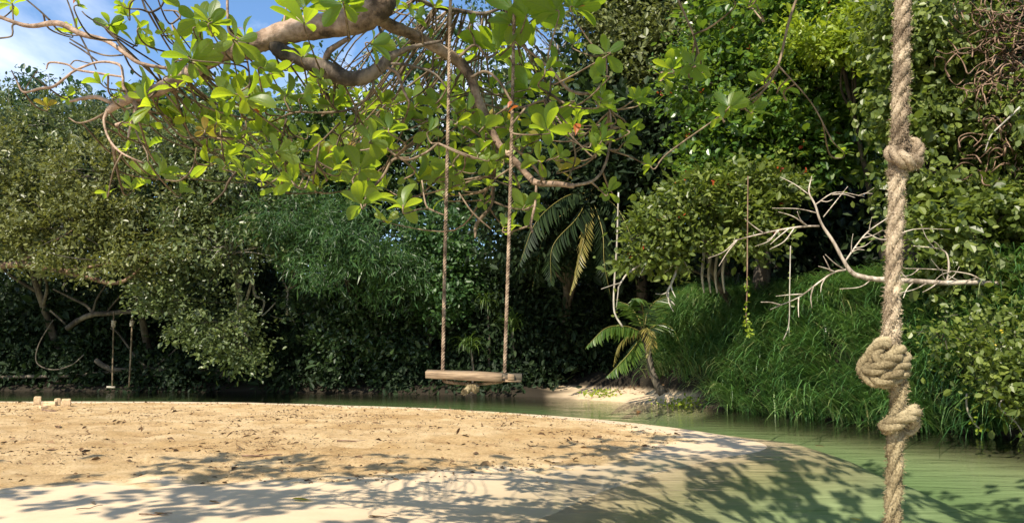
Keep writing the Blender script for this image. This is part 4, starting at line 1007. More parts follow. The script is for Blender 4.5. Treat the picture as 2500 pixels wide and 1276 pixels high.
def almond_mat(name, cols, trans, tfac, by_object):
    m, t, out = new_mat(name)
    src = nd(t, 'ShaderNodeObjectInfo').outputs['Random'] if by_object else nd(t, 'ShaderNodeAttribute', attribute_name='tint').outputs['Fac']
    rc = ramp(t, [(i / (len(cols) - 1), c) for i, c in enumerate(cols)]); t.links.new(src, rc.inputs[0])
    rt = ramp(t, [(0, tuple(x * 0.8 for x in trans)), (1, (trans[0] * 1.25, trans[1] * 1.05, trans[2]))]); t.links.new(src, rt.inputs[0])
    va = nd(t, 'ShaderNodeAttribute', attribute_name='vein')
    mv = nd(t, 'ShaderNodeMixRGB', {2: (0.2, 0.24, 0.08, 1)})
    rb = nd(t, 'ShaderNodeAttribute', attribute_name='ribs')
    r0 = nd(t, 'ShaderNodeMath', {1: 56.0}, operation='MULTIPLY'); t.links.new(rb.outputs['Fac'], r0.inputs[0])
    r1_ = nd(t, 'ShaderNodeMath', operation='SINE'); t.links.new(r0.outputs[0], r1_.inputs[0])
    r2_ = nd(t, 'ShaderNodeMath', {1: 0.6}, operation='GREATER_THAN'); t.links.new(r1_.outputs[0], r2_.inputs[0])
    r3_ = nd(t, 'ShaderNodeMath', {1: 0.35}, operation='MULTIPLY'); t.links.new(r2_.outputs[0], r3_.inputs[0])
    vs = nd(t, 'ShaderNodeMath', {1: 7.0}, operation='POWER'); t.links.new(va.outputs['Fac'], vs.inputs[0])
    va2 = nd(t, 'ShaderNodeMath', operation='MAXIMUM'); t.links.new(vs.outputs[0], va2.inputs[0]); t.links.new(r3_.outputs[0], va2.inputs[1])
    vm = nd(t, 'ShaderNodeMath', {1: 0.7}, operation='MULTIPLY'); t.links.new(va2.outputs[0], vm.inputs[0])
    td_ = nd(t, 'ShaderNodeMixRGB', {2: (0.16, 0.3, 0.02, 1)}, blend_type='MIX'); t.links.new(vm.outputs[0], td_.inputs[0]); t.links.new(rt.outputs[0], td_.inputs[1])
    t.links.new(vm.outputs[0], mv.inputs[0]); t.links.new(rc.outputs[0], mv.inputs[1])
    nz_ = nd(t, 'ShaderNodeTexNoise', {'Scale': 9.0, 'Detail': 4.0}); tcn = nd(t, 'ShaderNodeTexCoord'); t.links.new(tcn.outputs['Object'], nz_.inputs['Vector'])
    sp = nd(t, 'ShaderNodeMixRGB', {2: (0.12, 0.1, 0.03, 1)}); rs = ramp(t, [(0.58, (0, 0, 0)), (0.72, (0.5, 0.5, 0.5))]); t.links.new(nz_.outputs['Fac'], rs.inputs[0]); t.links.new(rs.outputs[0], sp.inputs[0]); t.links.new(mv.outputs[0], sp.inputs[1])
    p = nd(t, 'ShaderNodeBsdfPrincipled', {'Roughness': 0.4, 'Specular IOR Level': 0.45}); t.links.new(sp.outputs[0], p.inputs['Base Color'])
    b = nd(t, 'ShaderNodeBump', {'Strength': 0.4, 'Distance': 0.004}); t.links.new(va2.outputs[0], b.inputs['Height']); t.links.new(b.outputs[0], p.inputs['Normal'])
    tr_ = nd(t, 'ShaderNodeBsdfTranslucent'); t.links.new(td_.outputs[0], tr_.inputs[0])
    mix = nd(t, 'ShaderNodeMixShader', {0: tfac}); t.links.new(p.outputs[0], mix.inputs[1]); t.links.new(tr_.outputs[0], mix.inputs[2]); t.links.new(mix.outputs[0], out.inputs[0])
    return m
GC = [(0.05, 0.115, 0.035), (0.075, 0.14, 0.03), (0.1, 0.165, 0.03)]
M['alm'] = almond_mat('almond_leaf', GC, (0.42, 0.6, 0.02), 0.56, True)
M['alm_j'] = almond_mat('almond_leaf_mass', GC, (0.42, 0.6, 0.02), 0.56, False)
M['alm_y'] = almond_mat('ageing_almond_leaf', [(0.15, 0.15, 0.03), (0.19, 0.16, 0.03), (0.24, 0.15, 0.03)], (0.45, 0.42, 0.02), 0.5, True)
M['alm_r'] = almond_mat('reddened_almond_leaf', [(0.3, 0.06, 0.02), (0.4, 0.1, 0.03), (0.35, 0.05, 0.02)], (0.6, 0.14, 0.02), 0.45, True)
VEIN = np.array([1.0 if j == 2 else 0.0 for i in range(8) for j in range(5)])
RIBS = np.concatenate([V[:, 1] - 0.75 * np.abs(V[:, 0]) for V, Q in LV[:1]])
LM = {}
for mk in ('alm', 'alm_y', 'alm_r'):
    LM[mk] = []
    for V, Q in LV:
        LM[mk].append(Acc().add(V, Q).mesh('leaf', M[mk], True, {'vein': VEIN, 'ribs': RIBS}))

ROS = [  # rosette centre (px, py), leaf length in px, spread of depth; material
 (28, 12, 48), (285, 88, 52), (268, 62, 45), (312, 40, 40), (348, 104, 52), (330, 108, 40), (392, -4, 42), (340, 70, 40), (172, 82, 34), (188, 78, 34), (248, 205, 40), (352, 232, 66), (372, 248, 62),
 (300, 14, 26), (190, 16, 24), (115, 262, 30, 'alm_y'), (165, 235, 26), (285, 238, 26), (486, 48, 62), (510, 48, 56), (598, 92, 62), (466, 142, 66), (455, 150, 44), (578, 232, 72), (560, 228, 62), (612, 215, 55),
 (745, 20, 80), (700, 165, 46), (740, 140, 56), (782, 196, 36), (662, 176, 56), (640, 170, 46), (650, 270, 60), (540, 190, 50), (490, 205, 56), (430, 215, 46), (440, 105, 40), (420, 170, 40), (400, 80, 34),
 (838, 20, 62), (850, 30, 66), (800, 12, 54), (960, 252, 52), (935, 250, 50), (1012, 262, 54), (976, 122, 30), (1000, 25, 36), (1010, 45, 34), (970, 20, 30), (1050, 95, 26), (1062, 138, 26), (1060, 165, 26),
 (1172, 118, 60), (1135, 225, 64), (1160, 130, 50), (1215, 128, 88), (1200, 120, 74), (1286, 40, 96), (1320, 20, 100), (1370, 5, 80), (1262, 30, 84), (1345, 165, 50), (1330, 175, 46), (1290, 215, 58), (1275, 235, 48),
 (1300, -10, 100), (1360, 30, 80), (1400, 20, 74), (1250, 60, 70), (1480, 132, 62), (1478, 190, 46), (1462, 255, 44), (1490, 265, 44), (1546, 246, 40), (1560, 250, 38), (1395, 248, 26), (1400, 110, 34), (402, 430, 60), (390, 425, 50), (512, 398, 52), (600, 428, 46), (415, 285, 62), (400, 270, 46),
 (440, 470, 44), (325, 462, 40), (318, 455, 30), (262, 470, 24), (505, 308, 42), (530, 300, 44), (500, 320, 36, 'alm_y'), (692, 378, 54), (680, 370, 48), (640, 445, 38), (722, 450, 58), (715, 445, 46), (878, 415, 56), (870, 420, 48),
 (918, 352, 52), (905, 345, 54), (845, 300, 34), (870, 300, 40), (882, 500, 64), (895, 495, 60), (950, 318, 56), (968, 300, 50), (985, 508, 66), (975, 500, 52), (782, 400, 42), (800, 435, 40), (640, 320, 52), (650, 335, 40),
 (1040, 322, 60), (1030, 310, 54), (1028, 435, 62), (1018, 440, 56), (1102, 402, 56), (1110, 410, 60), (1172, 318, 50), (1160, 310, 46), (1212, 384, 48), (1225, 395, 46), (1192, 455, 30), (1182, 492, 28), (1290, 510, 52), (1280, 505, 48),
 (1248, 562, 44), (1230, 555, 40), (1335, 318, 70), (1350, 300, 60), (1320, 330, 54), (1484, 470, 40), (1490, 465, 38), (1452, 372, 36), (1440, 350, 34), (1552, 332, 34), (1530, 320, 34), (1590, 405, 30), (1585, 400, 26), (1640, 170, 44), (1672, 165, 42),
 (1695, 160, 44), (1620, 190, 36), (1710, 175, 40), (1780, 262, 46), (1810, 258, 44), (1838, 270, 46), (1868, 200, 46), (1900, 218, 54), (1915, 240, 40), (1765, 290, 44), (2060, 375, 34), (1830, 10, 44), (1790, 5, 50), (1850, 20, 46),
 (590, 340, 40), (750, 330, 44), (820, 250, 40), (740, 240, 48), (1090, 470, 40), (1130, 350, 50), (1080, 250, 40), (1240, 300, 44), (1260, 330, 44), (1300, 260, 40), (1200, 220, 44), (1060, 20, 32), (1150, 60, 34), (700, 235, 56), (620, 290, 46)]
near = []                                    # (matrix, variant, material, apparent size)
far_leaf = []
skp = np.array([p for p, r in skel])
skr = np.array([r for p, r in skel])
def rosette(c, ln, mk, nleaf, axis, twig=True, lo=22, hi=82):
    c = np.asarray(c, float)
    if twig:
        d = np.linalg.norm(skp - c, axis=1) + 0.25 * np.abs(skp[:, 2] - c[2]) * (skp[:, 2] < c[2])
        j = int(np.argmin(d))
        s = skp[j]
        L_ = np.linalg.norm(c - s)
        mid = (s + c) / 2 + np.array([rnd.gauss(0, 0.12), rnd.gauss(0, 0.1), rnd.uniform(-0.22, 0.02)]) * min(L_, 1.0)
        q = catmull(np.array([(*s, min(0.008, skr[j])), (*mid, 0.006), (*(c - axis * 0.03), 0.0042), (*(c + axis * 0.02), 0.004)]), 5)
        a = Acc(); tube(a, q[:, :3], q[:, 3], 5); a.build('twig', M['twig'], ALM)
    axis = Vector(axis).normalized()
    side = axis.orthogonal().normalized()
    ph = rnd.uniform(0, 6.28)
    for k in range(nleaf):
        az = ph + k * 2.399 + rnd.gauss(0, 0.15)
        el = R(rnd.uniform(lo, hi))
        d = (side * math.cos(az) + axis.cross(side) * math.sin(az)) * math.sin(el) + axis * math.cos(el)
        d.z -= rnd.uniform(0, 0.22)
        d.normalize()
        nrm = axis - d * axis.dot(d)
        if nrm.length < 0.2: nrm = side - d * side.dot(d)
        nrm = (nrm.normalized() + Vector((rnd.gauss(0, 0.25), rnd.gauss(0, 0.25), rnd.gauss(0, 0.25)))).normalized()
        nrm = (nrm - d * nrm.dot(d)).normalized()
        x = d.cross(nrm)
        l = ln * rnd.uniform(0.72, 1.12)
        wv = rnd.uniform(0.9, 1.25)
        m4 = Matrix(((x.x * l * wv, d.x * l, nrm.x * l, c[0]), (x.y * l * wv, d.y * l, nrm.y * l, c[1]), (x.z * l * wv, d.z * l, nrm.z * l, c[2]), (0, 0, 0, 1)))
        near.append((m4, rnd.randrange(len(LV)), mk, l, c))
for r in ROS:
    mk = r[3] if len(r) > 3 else 'alm'
    Yr = YA + rnd.uniform(-0.55, 0.75)
    if min(abs(r[0] - 1092), abs(r[0] - 1250)) < 75 and r[1] > 60: Yr = YA + rnd.uniform(0.25, 0.8)
    c = at(r[0], r[1], Yr)
    ax = np.array([rnd.gauss(0, 0.4), rnd.gauss(0.25, 0.4), rnd.uniform(0.35, 1.0)])
    rosette(c, r[2] * Yr / F * 1.1, mk, rnd.choice((5, 5, 6, 7)), norm(ax))
# sprays hanging in front of the limb
for x, y, ln in [(575, 100, 62), (745, 60, 80), (838, 10, 66), (480, 70, 64), (515, 60, 60), (466, 150, 66), (600, 240, 66), (350, 235, 66), (372, 260, 60), (410, 190, 52), (300, 300, 40), (905, 110, 52)]:
    Yr = rnd.uniform(4.1, 4.45)
    rosette(at(x, y, Yr), ln * Yr / F * 1.15, 'alm', rnd.choice((4, 5, 6)), norm(np.array([rnd.gauss(0, 0.5), rnd.gauss(0.1, 0.4), rnd.uniform(0.2, 1.0)])))
# smaller, farther rosettes of the same crown between the big ones
for k in range(90):
    x, y = rnd.uniform(270, 1560), rnd.triangular(130, 500, 340)
    if y > 460 and not 820 < x < 1340: continue
    Yr = rnd.uniform(4.7, 5.6)
    rosette(at(x, y, Yr), rnd.uniform(0.1, 0.15), 'alm', rnd.choice((4, 5, 6)), norm(np.array([rnd.gauss(0, 0.45), rnd.gauss(0.2, 0.4), rnd.uniform(0.3, 1.0)])))
for k in range(95):
    x, y = rnd.uniform(520, 1420), rnd.triangular(110, 560, 340)
    if y > 470 and not 820 < x < 1340: continue
    Yr = rnd.uniform(5.6, 7.4)
    c = at(x, y, Yr)
    rosette(c, rnd.uniform(0.11, 0.17), 'alm' if rnd.random() < 0.9 else 'alm_y', rnd.choice((4, 5, 6)), norm(np.array([rnd.gauss(0, 0.45), rnd.gauss(-0.2, 0.4), rnd.uniform(0.3, 1.0)])))
for x, y, ln in [(618, 150, 26), (595, 72, 20), (640, 290, 40), (1240, 275, 36), (1405, 330, 40), (178, 10, 26), (1240, 265, 30), (1412, 18, 22)]:
    c = at(x, y, YA - 0.1)
    rosette(c, ln * YA / F, 'alm_r', 1, norm(np.array([0.1, -0.3, 1.0])), twig=False)
# the crown above the frame, which throws the dappled shade on the sand
crown = []
ROSC = np.array([q for q in np.unique(np.array([np.round(e[4], 3) for e in near]), axis=0)] + [at(q[0], q[1], YA) for q in lim])
def spray(P, n, sp, cnt):
    sdv = np.array(sun_dir)
    for _ in range(n):
        c = np.array(P) + np.array([rnd.gauss(0, sp[0]), rnd.gauss(0, sp[1]), rnd.gauss(0, sp[2])])
        x, y, f = to_px(c)
        if f[0] > 0.3 and y[0] > -70 and -200 < x[0] < 2700: continue
        w_ = c - ROSC
        along = w_ @ sdv
        perp = np.linalg.norm(w_ - along[:, None] * sdv, axis=1)
        if rnd.random() < 0.14 * np.sum((perp < 0.4) & (along > 0)): continue
        crown.append(c)
for P in up_b:
    c = catmull(np.array(P), 6)
    for r in c[len(c) // 3:]:
        spray(r[:3], 10, (0.55, 0.5, 0.3), 1)
for P, n, sp in [((3.6, 5.0, 6.6), 40, (0.9, 0.9, 0.4)), ((1.6, 6.4, 7.6), 40, (0.9, 0.9, 0.35)), ((-3.6, 2.6, 6.4), 34, (1.0, 0.7, 0.3)), ((0.6, 2.6, 5.6), 26, (0.7, 0.6, 0.25)), ((4.8, 5.6, 6.6), 30, (0.8, 0.8, 0.4)), ((-5.6, 2.6, 6.5), 80, (1.2, 0.8, 0.25)), ((-6.0, 4.3, 6.6), 26, (1.0, 0.4, 0.2)), ((-3.6, 1.9, 6.4), 30, (0.8, 0.5, 0.25)), ((2.4, 2.2, 6.8), 30, (0.7, 0.7, 0.3)), ((3.4, 3.2, 7.0), 40, (0.8, 0.9, 0.3)), ((4.6, 3.0, 6.8), 30, (0.8, 0.8, 0.3)), ((-2.4, 1.6, 6.6), 26, (0.8, 0.5, 0.3))]:
    spray(P, n, sp, 1)
for t_ in (1.3, 1.7, 2.1):                   # unseen leaves added along the sun line to shade the top centre leaves
    for x, y in ((1290, 40), (1340, 20), (1390, 10), (1310, 70), (1270, 10), (850, 60)):
        c = np.array(at(x, y, 4.7)) + np.array(sun_dir) * t_
        for _ in range(4):
            q = c + np.array([rnd.gauss(0, 0.12), rnd.gauss(0, 0.12), rnd.gauss(0, 0.05)])
            xx, yy_, f = to_px(q)
            if yy_[0] < -60: crown.append(q)
ti = np.array([rnd.random() for _ in near])
if True:
    siz = []
    for (m4, v, mk, l, c) in near:
        p = m4 @ Vector((0, 0.5, 0))
        x, y, f = to_px(p)
        siz.append(l / f[0] if (-20 < x[0] < 2520 and -20 < y[0] < 1290) else 0)
    order = np.argsort(-np.array(siz))
    J = Acc(); jv = []
    for rank, i in enumerate(order):
        m4, v, mk, l, c = near[i]
        if rank < 300 or mk != 'alm':
            o = bpy.data.objects.new('leaf', LM[mk][v]); COL.objects.link(o)
            o.parent = ALM; o.matrix_parent_inverse = parent_inv(ALM); o.matrix_basis = m4
        else:
            V = np.array([tuple(m4 @ Vector(q)) for q in LV[v][0]])
            J.add(V, LV[v][1], None, ti[i]); jv.append(VEIN)
    # coarse leaves for the part of the crown outside the picture
    n0 = len(near)
    C = np.array(crown)
    k = 7
    P = np.repeat(C, k, 0)
    D = norm(rng.normal(size=P.shape) * np.array([1, 1, 0.35]))
    E = Acc()
    ln = rng.uniform(0.16, 0.25, len(P))
    leaves(E, P + D * 0.02, D, np.tile(np.array([0, 0, 1.0]), (len(P), 1)) + rng.normal(size=P.shape) * 0.3, ln, ln * 0.56, rng.random(len(P)))
    J.build('foliage', M['alm_j'], ALM, kind='stuff', extra={'vein': np.concatenate(jv), 'ribs': np.tile(RIBS, len(jv))} if jv else None)
    E.build('crown', M['alm_j'], ALM, smooth=False, kind='stuff')

# ------------------------------------------------------------------ ropes
def rope_mat(name, c0, c1, c2, sc):
    m, t, out = new_mat(name)
    tcn = nd(t, 'ShaderNodeTexCoord')
    n1 = nd(t, 'ShaderNodeTexNoise', {'Scale': sc, 'Detail': 6.0, 'Roughness': 0.7}); n2 = nd(t, 'ShaderNodeTexNoise', {'Scale': sc * 0.06, 'Detail': 2.0})
    t.links.new(tcn.outputs['Object'], n1.inputs['Vector']); t.links.new(tcn.outputs['Object'], n2.inputs['Vector'])
    ad = nd(t, 'ShaderNodeMath', operation='ADD'); ml = nd(t, 'ShaderNodeMath', {1: 0.5}, operation='MULTIPLY')
    t.links.new(n1.outputs['Fac'], ad.inputs[0]); t.links.new(n2.outputs['Fac'], ad.inputs[1]); t.links.new(ad.outputs[0], ml.inputs[0])
    rc = ramp(t, [(0.4, c0), (0.5, c1), (0.6, c2)]); t.links.new(ml.outputs[0], rc.inputs[0])
    p = nd(t, 'ShaderNodeBsdfPrincipled', {'Roughness': 0.9, 'Specular IOR Level': 0.15}); t.links.new(rc.outputs[0], p.inputs['Base Color'])
    b = nd(t, 'ShaderNodeBump', {'Strength': 0.8, 'Distance': 0.002}); t.links.new(n1.outputs['Fac'], b.inputs['Height']); t.links.new(b.outputs[0], p.inputs['Normal'])
    t.links.new(p.outputs[0], out.inputs[0])
    return m
M['rope'] = rope_mat('hemp_rope', (0.125, 0.092, 0.06), (0.275, 0.215, 0.145), (0.45, 0.37, 0.255), 260)
M['rope_grey'] = rope_mat('weathered_rope', (0.11, 0.085, 0.045), (0.23, 0.185, 0.105), (0.35, 0.29, 0.175), 260)
M['rope_thin'] = rope_mat('swing_rope', (0.07, 0.047, 0.032), (0.21, 0.15, 0.105), (0.39, 0.3, 0.215), 300)

def strands(P, Rr, pitch, closed=False, n=3, sides=10, phase=0.0, swell=0.0):
    """n helical strands laid round the line P"""
    P = np.asarray(P, float)
    T, N, B = frames(P, closed)
    s = np.concatenate([[0], np.cumsum(np.linalg.norm(np.diff(P, axis=0), axis=1))])
    out = []
    Ltot = s[-1] + (np.linalg.norm(P[0] - P[-1]) if closed else 0)
    turns = Ltot / pitch
    if closed: turns = max(1, round(turns))
    for i in range(n):
        th = phase + 2 * math.pi * (i / n) + 2 * math.pi * turns * s / Ltot
        C = P + Rr * 0.5 * (np.cos(th)[:, None] * N + np.sin(th)[:, None] * B)
        rr = Rr * 0.54 * (1 + swell * (vnoise(s / Rr * 0.9, s * 0 + i * 7.3, 4) - 0.5))
        out.append((C, rr))
    return out
def rope(P, Rr, pitch, parent, mat, part='strand', closed=False, sides=10, fuzz=0, fuzz_len=0.008, phase=0.0, swell=0.25):
    fz = Acc()
    for C, rr in strands(P, Rr, pitch, closed, 3, sides, phase, swell):
        a = Acc(); tube(a, C, rr, sides, closed, rough=0.09); a.build(part, M[mat], parent)
        if fuzz:
            n = fuzz // 3
            i = rng.integers(0, len(C) - 1, n)
            u = unit(n)
            T = norm(np.gradient(C, axis=0))[i]
            u = norm(u - T * np.sum(u * T, 1, keepdims=True))
            p = C[i] + (C[i + 1] - C[i]) * rng.random((n, 1)) + u * rr[i][:, None] * 0.9
            d = norm(u * rng.uniform(0.4, 1.0, (n, 1)) + T * rng.normal(size=(n, 1)) * 0.9 + unit(n) * 0.4)
            l = fuzz_len * rng.uniform(0.4, 1.3, (n, 1))
            w = norm(np.cross(d, unit(n))) * 0.00045
            V = np.stack([p - w, p + w, p + d * l * 0.6 + unit(n) * l * 0.12, p + d * l + unit(n) * l * 0.25], 1)
            b = (np.arange(n) * 4)[:, None]
            fz.add(V.reshape(-1, 3), None, np.concatenate([b + np.array([[0, 1, 2]]), b + np.array([[1, 3, 2]])]))
    if fz.n: fz.build('fuzz', M[mat], parent, smooth=False, kind='stuff')

YR = 1.6
S = YR / F
BIG = thing('climbing_rope', 'thick frayed rope with three knots hanging in front of the river at right', 'rope', tuple(at(2180, 1350, YR)))
def rp_px(pts, n=10): return catmull(np.array([at(x, y, YR + d * S) for x, y, d in pts]), n)
RR = 19 * S
line_top = rp_px([(2225, -330, 0), (2214, -160, 0), (2205, 0, 0), (2202, 100, 0), (2200, 200, 0), (2197, 300, 0), (2197, 345, 0), (2194, 390, 0), (2191, 430, 0)], 26)
rope(line_top, RR, 0.105, BIG, 'rope', fuzz=12000, fuzz_len=0.0085, sides=12)
line_mid = rp_px([(2192, 400, 2), (2190, 440, 0), (2186, 540, 0), (2182, 640, 0), (2178, 740, 0), (2176, 800, 0), (2176, 835, 2), (2182, 880, 10), (2190, 930, 4)], 26)
rope(line_mid, RR * 0.97, 0.13, BIG, 'rope', fuzz=11000, fuzz_len=0.008, sides=12, phase=0.6)
line_low = rp_px([(2184, 900, 8), (2192, 935, 0), (2194, 965, 0), (2192, 1000, 6), (2188, 1040, 4), (2186, 1080, 0), (2184, 1140, 0), (2181, 1210, 0), (2178, 1280, 0), (2176, 1360, 0), (2175, 1420, 0)], 24)
rope(line_low, RR * 0.96, 0.15, BIG, 'rope_grey', fuzz=8000, fuzz_len=0.008, sides=12, phase=1.9)

def ring(cx, cy, rx, rz, tilt, depth, dep_off=0, n=64, roll=0.0):
    """closed loop round the rope: rx half width, depth half depth (px), tilt rises to the right"""
    th = np.linspace(0, 2 * math.pi, n, endpoint=False)
    pts = []
    for a_ in th:
        x = rx * math.cos(a_)
        z = rz * math.sin(a_ + roll)
        yy = depth * math.sin(a_)
        pts.append(at(cx + x, cy - tilt * x / rx * 1.0 + z, YR - (yy + dep_off) * S))
    return np.array(pts)
def knot(parts, label=None, mat='rope'):
    k = bpy.data.objects.new('knot', None); COL.objects.link(k)
    k.parent = BIG; k.matrix_parent_inverse = parent_inv(BIG)
    k.location = (0, 0, 0)
    return k
def knot_loops(mat, loops, fz=4000, flen=0.006):
    """a knot is one mesh part: turns of rope bedded into each other"""
    acc = Acc(); fzz = Acc()
    for P, rad, pitch, closed, ph in loops:
        for C, rr in strands(P, rad, pitch, closed, 3, 12, ph, 0.3):
            tube(acc, C, rr, 10, closed, rough=0.1)
            n = fz // (3 * len(loops))
            i = rng.integers(0, len(C) - 1, n)
            u = unit(n)
            p = C[i] + u * rr[i][:, None] * 0.95
            d = norm(u + unit(n) * 0.7)
            l = flen * rng.uniform(0.4, 1.3, (n, 1))
            w = norm(np.cross(d, unit(n))) * 0.00045
            V = np.stack([p - w, p + w, p + d * l * 0.6 + unit(n) * l * 0.12, p + d * l + unit(n) * l * 0.25], 1)
            b = (np.arange(n) * 4)[:, None]
            fzz.add(V.reshape(-1, 3), None, np.concatenate([b + np.array([[0, 1, 2]]), b + np.array([[1, 3, 2]])]))
    o = acc.build('knot', M[mat], BIG)
    f = fzz.build('fuzz', M[mat], o, smooth=False, kind='stuff')
    return o
def open_px(pts, n=10): return catmull(np.array([at(x, y, YR - d * S) for x, y, d in pts]), n)
# upper knot: one fat turn dropping to the right, its end standing up behind
knot_loops('rope', [(ring(2206, 385, 27, 5, -11, 25, 4), RR * 1.05, 0.1, True, 0.0),
                    (open_px([(2180, 392, -14), (2205, 372, -22), (2228, 352, -16), (2240, 362, -4), (2236, 392, 10), (2222, 400, 16)]), RR * 0.86, 0.1, False, 1.0)])
# middle knot: double turn, bulging left
knot_loops('rope_grey', [(open_px([(2185, 846, -6), (2162, 838, 4), (2142, 848, 14), (2132, 868, 18), (2152, 882, 26), (2182, 872, 26), (2196, 850, 12)]), RR * 0.92, 0.09, False, 0.3),
                         (open_px([(2150, 862, 0), (2126, 872, 6), (2112, 886, 8), (2110, 904, 12), (2130, 906, 26), (2158, 892, 34), (2184, 876, 26)]), RR * 0.86, 0.09, False, 1.3),
                         (open_px([(2106, 908, 6), (2122, 922, 16), (2146, 930, 26), (2172, 918, 32), (2194, 898, 26), (2210, 880, 8), (2200, 862, -14), (2170, 868, -26), (2130, 890, -22), (2106, 908, 6)]), RR * 0.84, 0.085, False, 2.1),
                         (open_px([(2136, 926, 8), (2160, 936, 18), (2188, 926, 22), (2208, 904, 10), (2206, 890, -6)]), RR * 0.66, 0.08, False, 0.2)], 5000, 0.006)
# lower knot: one flat turn rising to the right
knot_loops('rope_grey', [(ring(2197, 1022, 36, 6, 22, 27, 3, roll=0.4), RR * 0.9, 0.09, True, 0.5),
                         (open_px([(2166, 1040, 2), (2186, 1052, -10), (2210, 1056, -14), (2226, 1040, -8), (2232, 1020, 4)]), RR * 0.8, 0.09, False, 1.1)], 3000, 0.006)

# ------------------------------------------------------------------ the swing
def wood_mat(name, cols, sc=9.0, axis_scale=(0.6, 9, 9)):
    m, t, out = new_mat(name)
    tcn = nd(t, 'ShaderNodeTexCoord'); mpn = nd(t, 'ShaderNodeMapping', {'Scale': axis_scale})
    n1 = nd(t, 'ShaderNodeTexNoise', {'Scale': sc, 'Detail': 7.0, 'Roughness': 0.65}); n2 = nd(t, 'ShaderNodeTexNoise', {'Scale': 6.0, 'Detail': 3.0})
    t.links.new(tcn.outputs['Object'], mpn.inputs[0]); t.links.new(mpn.outputs[0], n1.inputs['Vector']); t.links.new(tcn.outputs['Object'], n2.inputs['Vector'])
    rc = ramp(t, [(0.32, cols[0]), (0.5, cols[1]), (0.68, cols[2])]); t.links.new(n1.outputs['Fac'], rc.inputs[0])
    st = ramp(t, [(0.46, (0, 0, 0)), (0.62, (0.75, 0.75, 0.75))]); t.links.new(n2.outputs['Fac'], st.inputs[0])
    mxx = nd(t, 'ShaderNodeMixRGB', {2: (0.1, 0.085, 0.06, 1)}); t.links.new(st.outputs[0], mxx.inputs[0]); t.links.new(rc.outputs[0], mxx.inputs[1])
    p = nd(t, 'ShaderNodeBsdfPrincipled', {'Roughness': 0.75, 'Specular IOR Level': 0.3}); t.links.new(mxx.outputs[0], p.inputs['Base Color'])
    b = nd(t, 'ShaderNodeBump', {'Strength': 0.5, 'Distance': 0.004}); t.links.new(n1.outputs['Fac'], b.inputs['Height']); t.links.new(b.outputs[0], p.inputs['Normal'])
    t.links.new(p.outputs[0], out.inputs[0])
    return m
M['plank'] = wood_mat('weathered_plank', [(0.1, 0.068, 0.04), (0.23, 0.16, 0.1), (0.37, 0.275, 0.175)])
M['plank_shade'] = wood_mat('shaded_plank', [(0.05, 0.04, 0.03), (0.1, 0.08, 0.055), (0.17, 0.135, 0.09)])  # same wood made darker to paint in the shade on the rear board

def plank(acc, P0, P1, depth_v, up_v, hts, deps, bev=0.006):
    """a board from P0 to P1 with changing height and depth"""
    n = len(hts)
    P0, P1, dv, uv = (np.asarray(x, float) for x in (P0, P1, depth_v, up_v))
    ring_, K = [], 8
    for i in range(n):
        c = P0 + (P1 - P0) * i / (n - 1)
        h, d = hts[i] / 2, deps[i] / 2
        for sx, sz in ((-1, -1 + 2 * bev / (2 * h)), (-1, 1 - 2 * bev / (2 * h)), (-1 + bev / d, 1), (1 - bev / d, 1), (1, 1 - bev / h), (1, -1 + bev / h), (1 - bev / d, -1), (-1 + bev / d, -1)):
            ring_.append(c + dv * d * sx + uv * h * sz)
    q = []
    for i in range(n - 1):
        for j in range(K):
            q.append((i * K + j, i * K + (j + 1) % K, (i + 1) * K + (j + 1) % K, (i + 1) * K + j))
    V = np.array(ring_)
    V = np.vstack([V, V[:K].mean(0), V[-K:].mean(0)])
    t = []
    for j in range(K):
        t.append((n * K, (j + 1) % K, j)); t.append((n * K + 1, (n - 1) * K + j, (n - 1) * K + (j + 1) % K))
    acc.add(V, q, t)
    return acc
YS = 4.8
SW = thing('rope_swing', 'wooden plank swing on two thin twisted ropes in front of the sand bar', 'swing', tuple(at(1155, 918, YS)))
dv = norm(np.array([0.04, 1.0, 0.14])); uv = norm(np.array([-0.02, -0.14, 1.0]))
a = Acc(); plank(a, at(1041, 912, YS), at(1226, 920, YS - 0.02), dv, uv, [0.040, 0.041, 0.042, 0.045, 0.048, 0.047, 0.044, 0.042], [0.085] * 8, 0.003); a.build('front_plank', M['plank'], SW)
a = Acc(); plank(a, at(1054, 914, YS + 0.1), at(1274, 921, YS + 0.1), dv, uv, [0.038] * 6, [0.1] * 6); a.build('rear_plank', M['plank_shade'], SW)
a = Acc(); plank(a, at(1240, 919, YS + 0.035), at(1256, 920, YS + 0.035), dv, uv, [0.034] * 3, [0.05] * 3, 0.003); a.build('end_block', M['plank'], SW)
a = Acc(); plank(a, at(1227, 928, YS + 0.03), at(1272, 929, YS + 0.05), dv, uv, [0.008] * 3, [0.06] * 3, 0.002); a.build('lit_underside', M['plank'], SW)  # added pale strip standing in for the board's lit underside
for pts, ph in [([(1116, -430, 0.1), (1108, -200, 0.08), (1100, 0, 0.06), (1094, 300, 0.05), (1087, 600, 0.04), (1081, 906, 0.04)], 0.0), ([(1280, -430, 0.1), (1268, -200, 0.08), (1257, 0, 0.06), (1250, 300, 0.05), (1242, 600, 0.05), (1232, 910, 0.06)], 1.0)]:
    P = catmull(np.array([at(x, y, YS + d) for x, y, d in pts]), 60)
    h = bpy.data.objects.new('rope', None); COL.objects.link(h); h.parent = SW; h.matrix_parent_inverse = parent_inv(SW)
    for C, rr in strands(P, 0.0135, 0.062, False, 3, 8, ph, 0.15):
        b = Acc(); tube(b, C, rr * 0.84, 7); b.build('strand', M['rope_thin'], h)
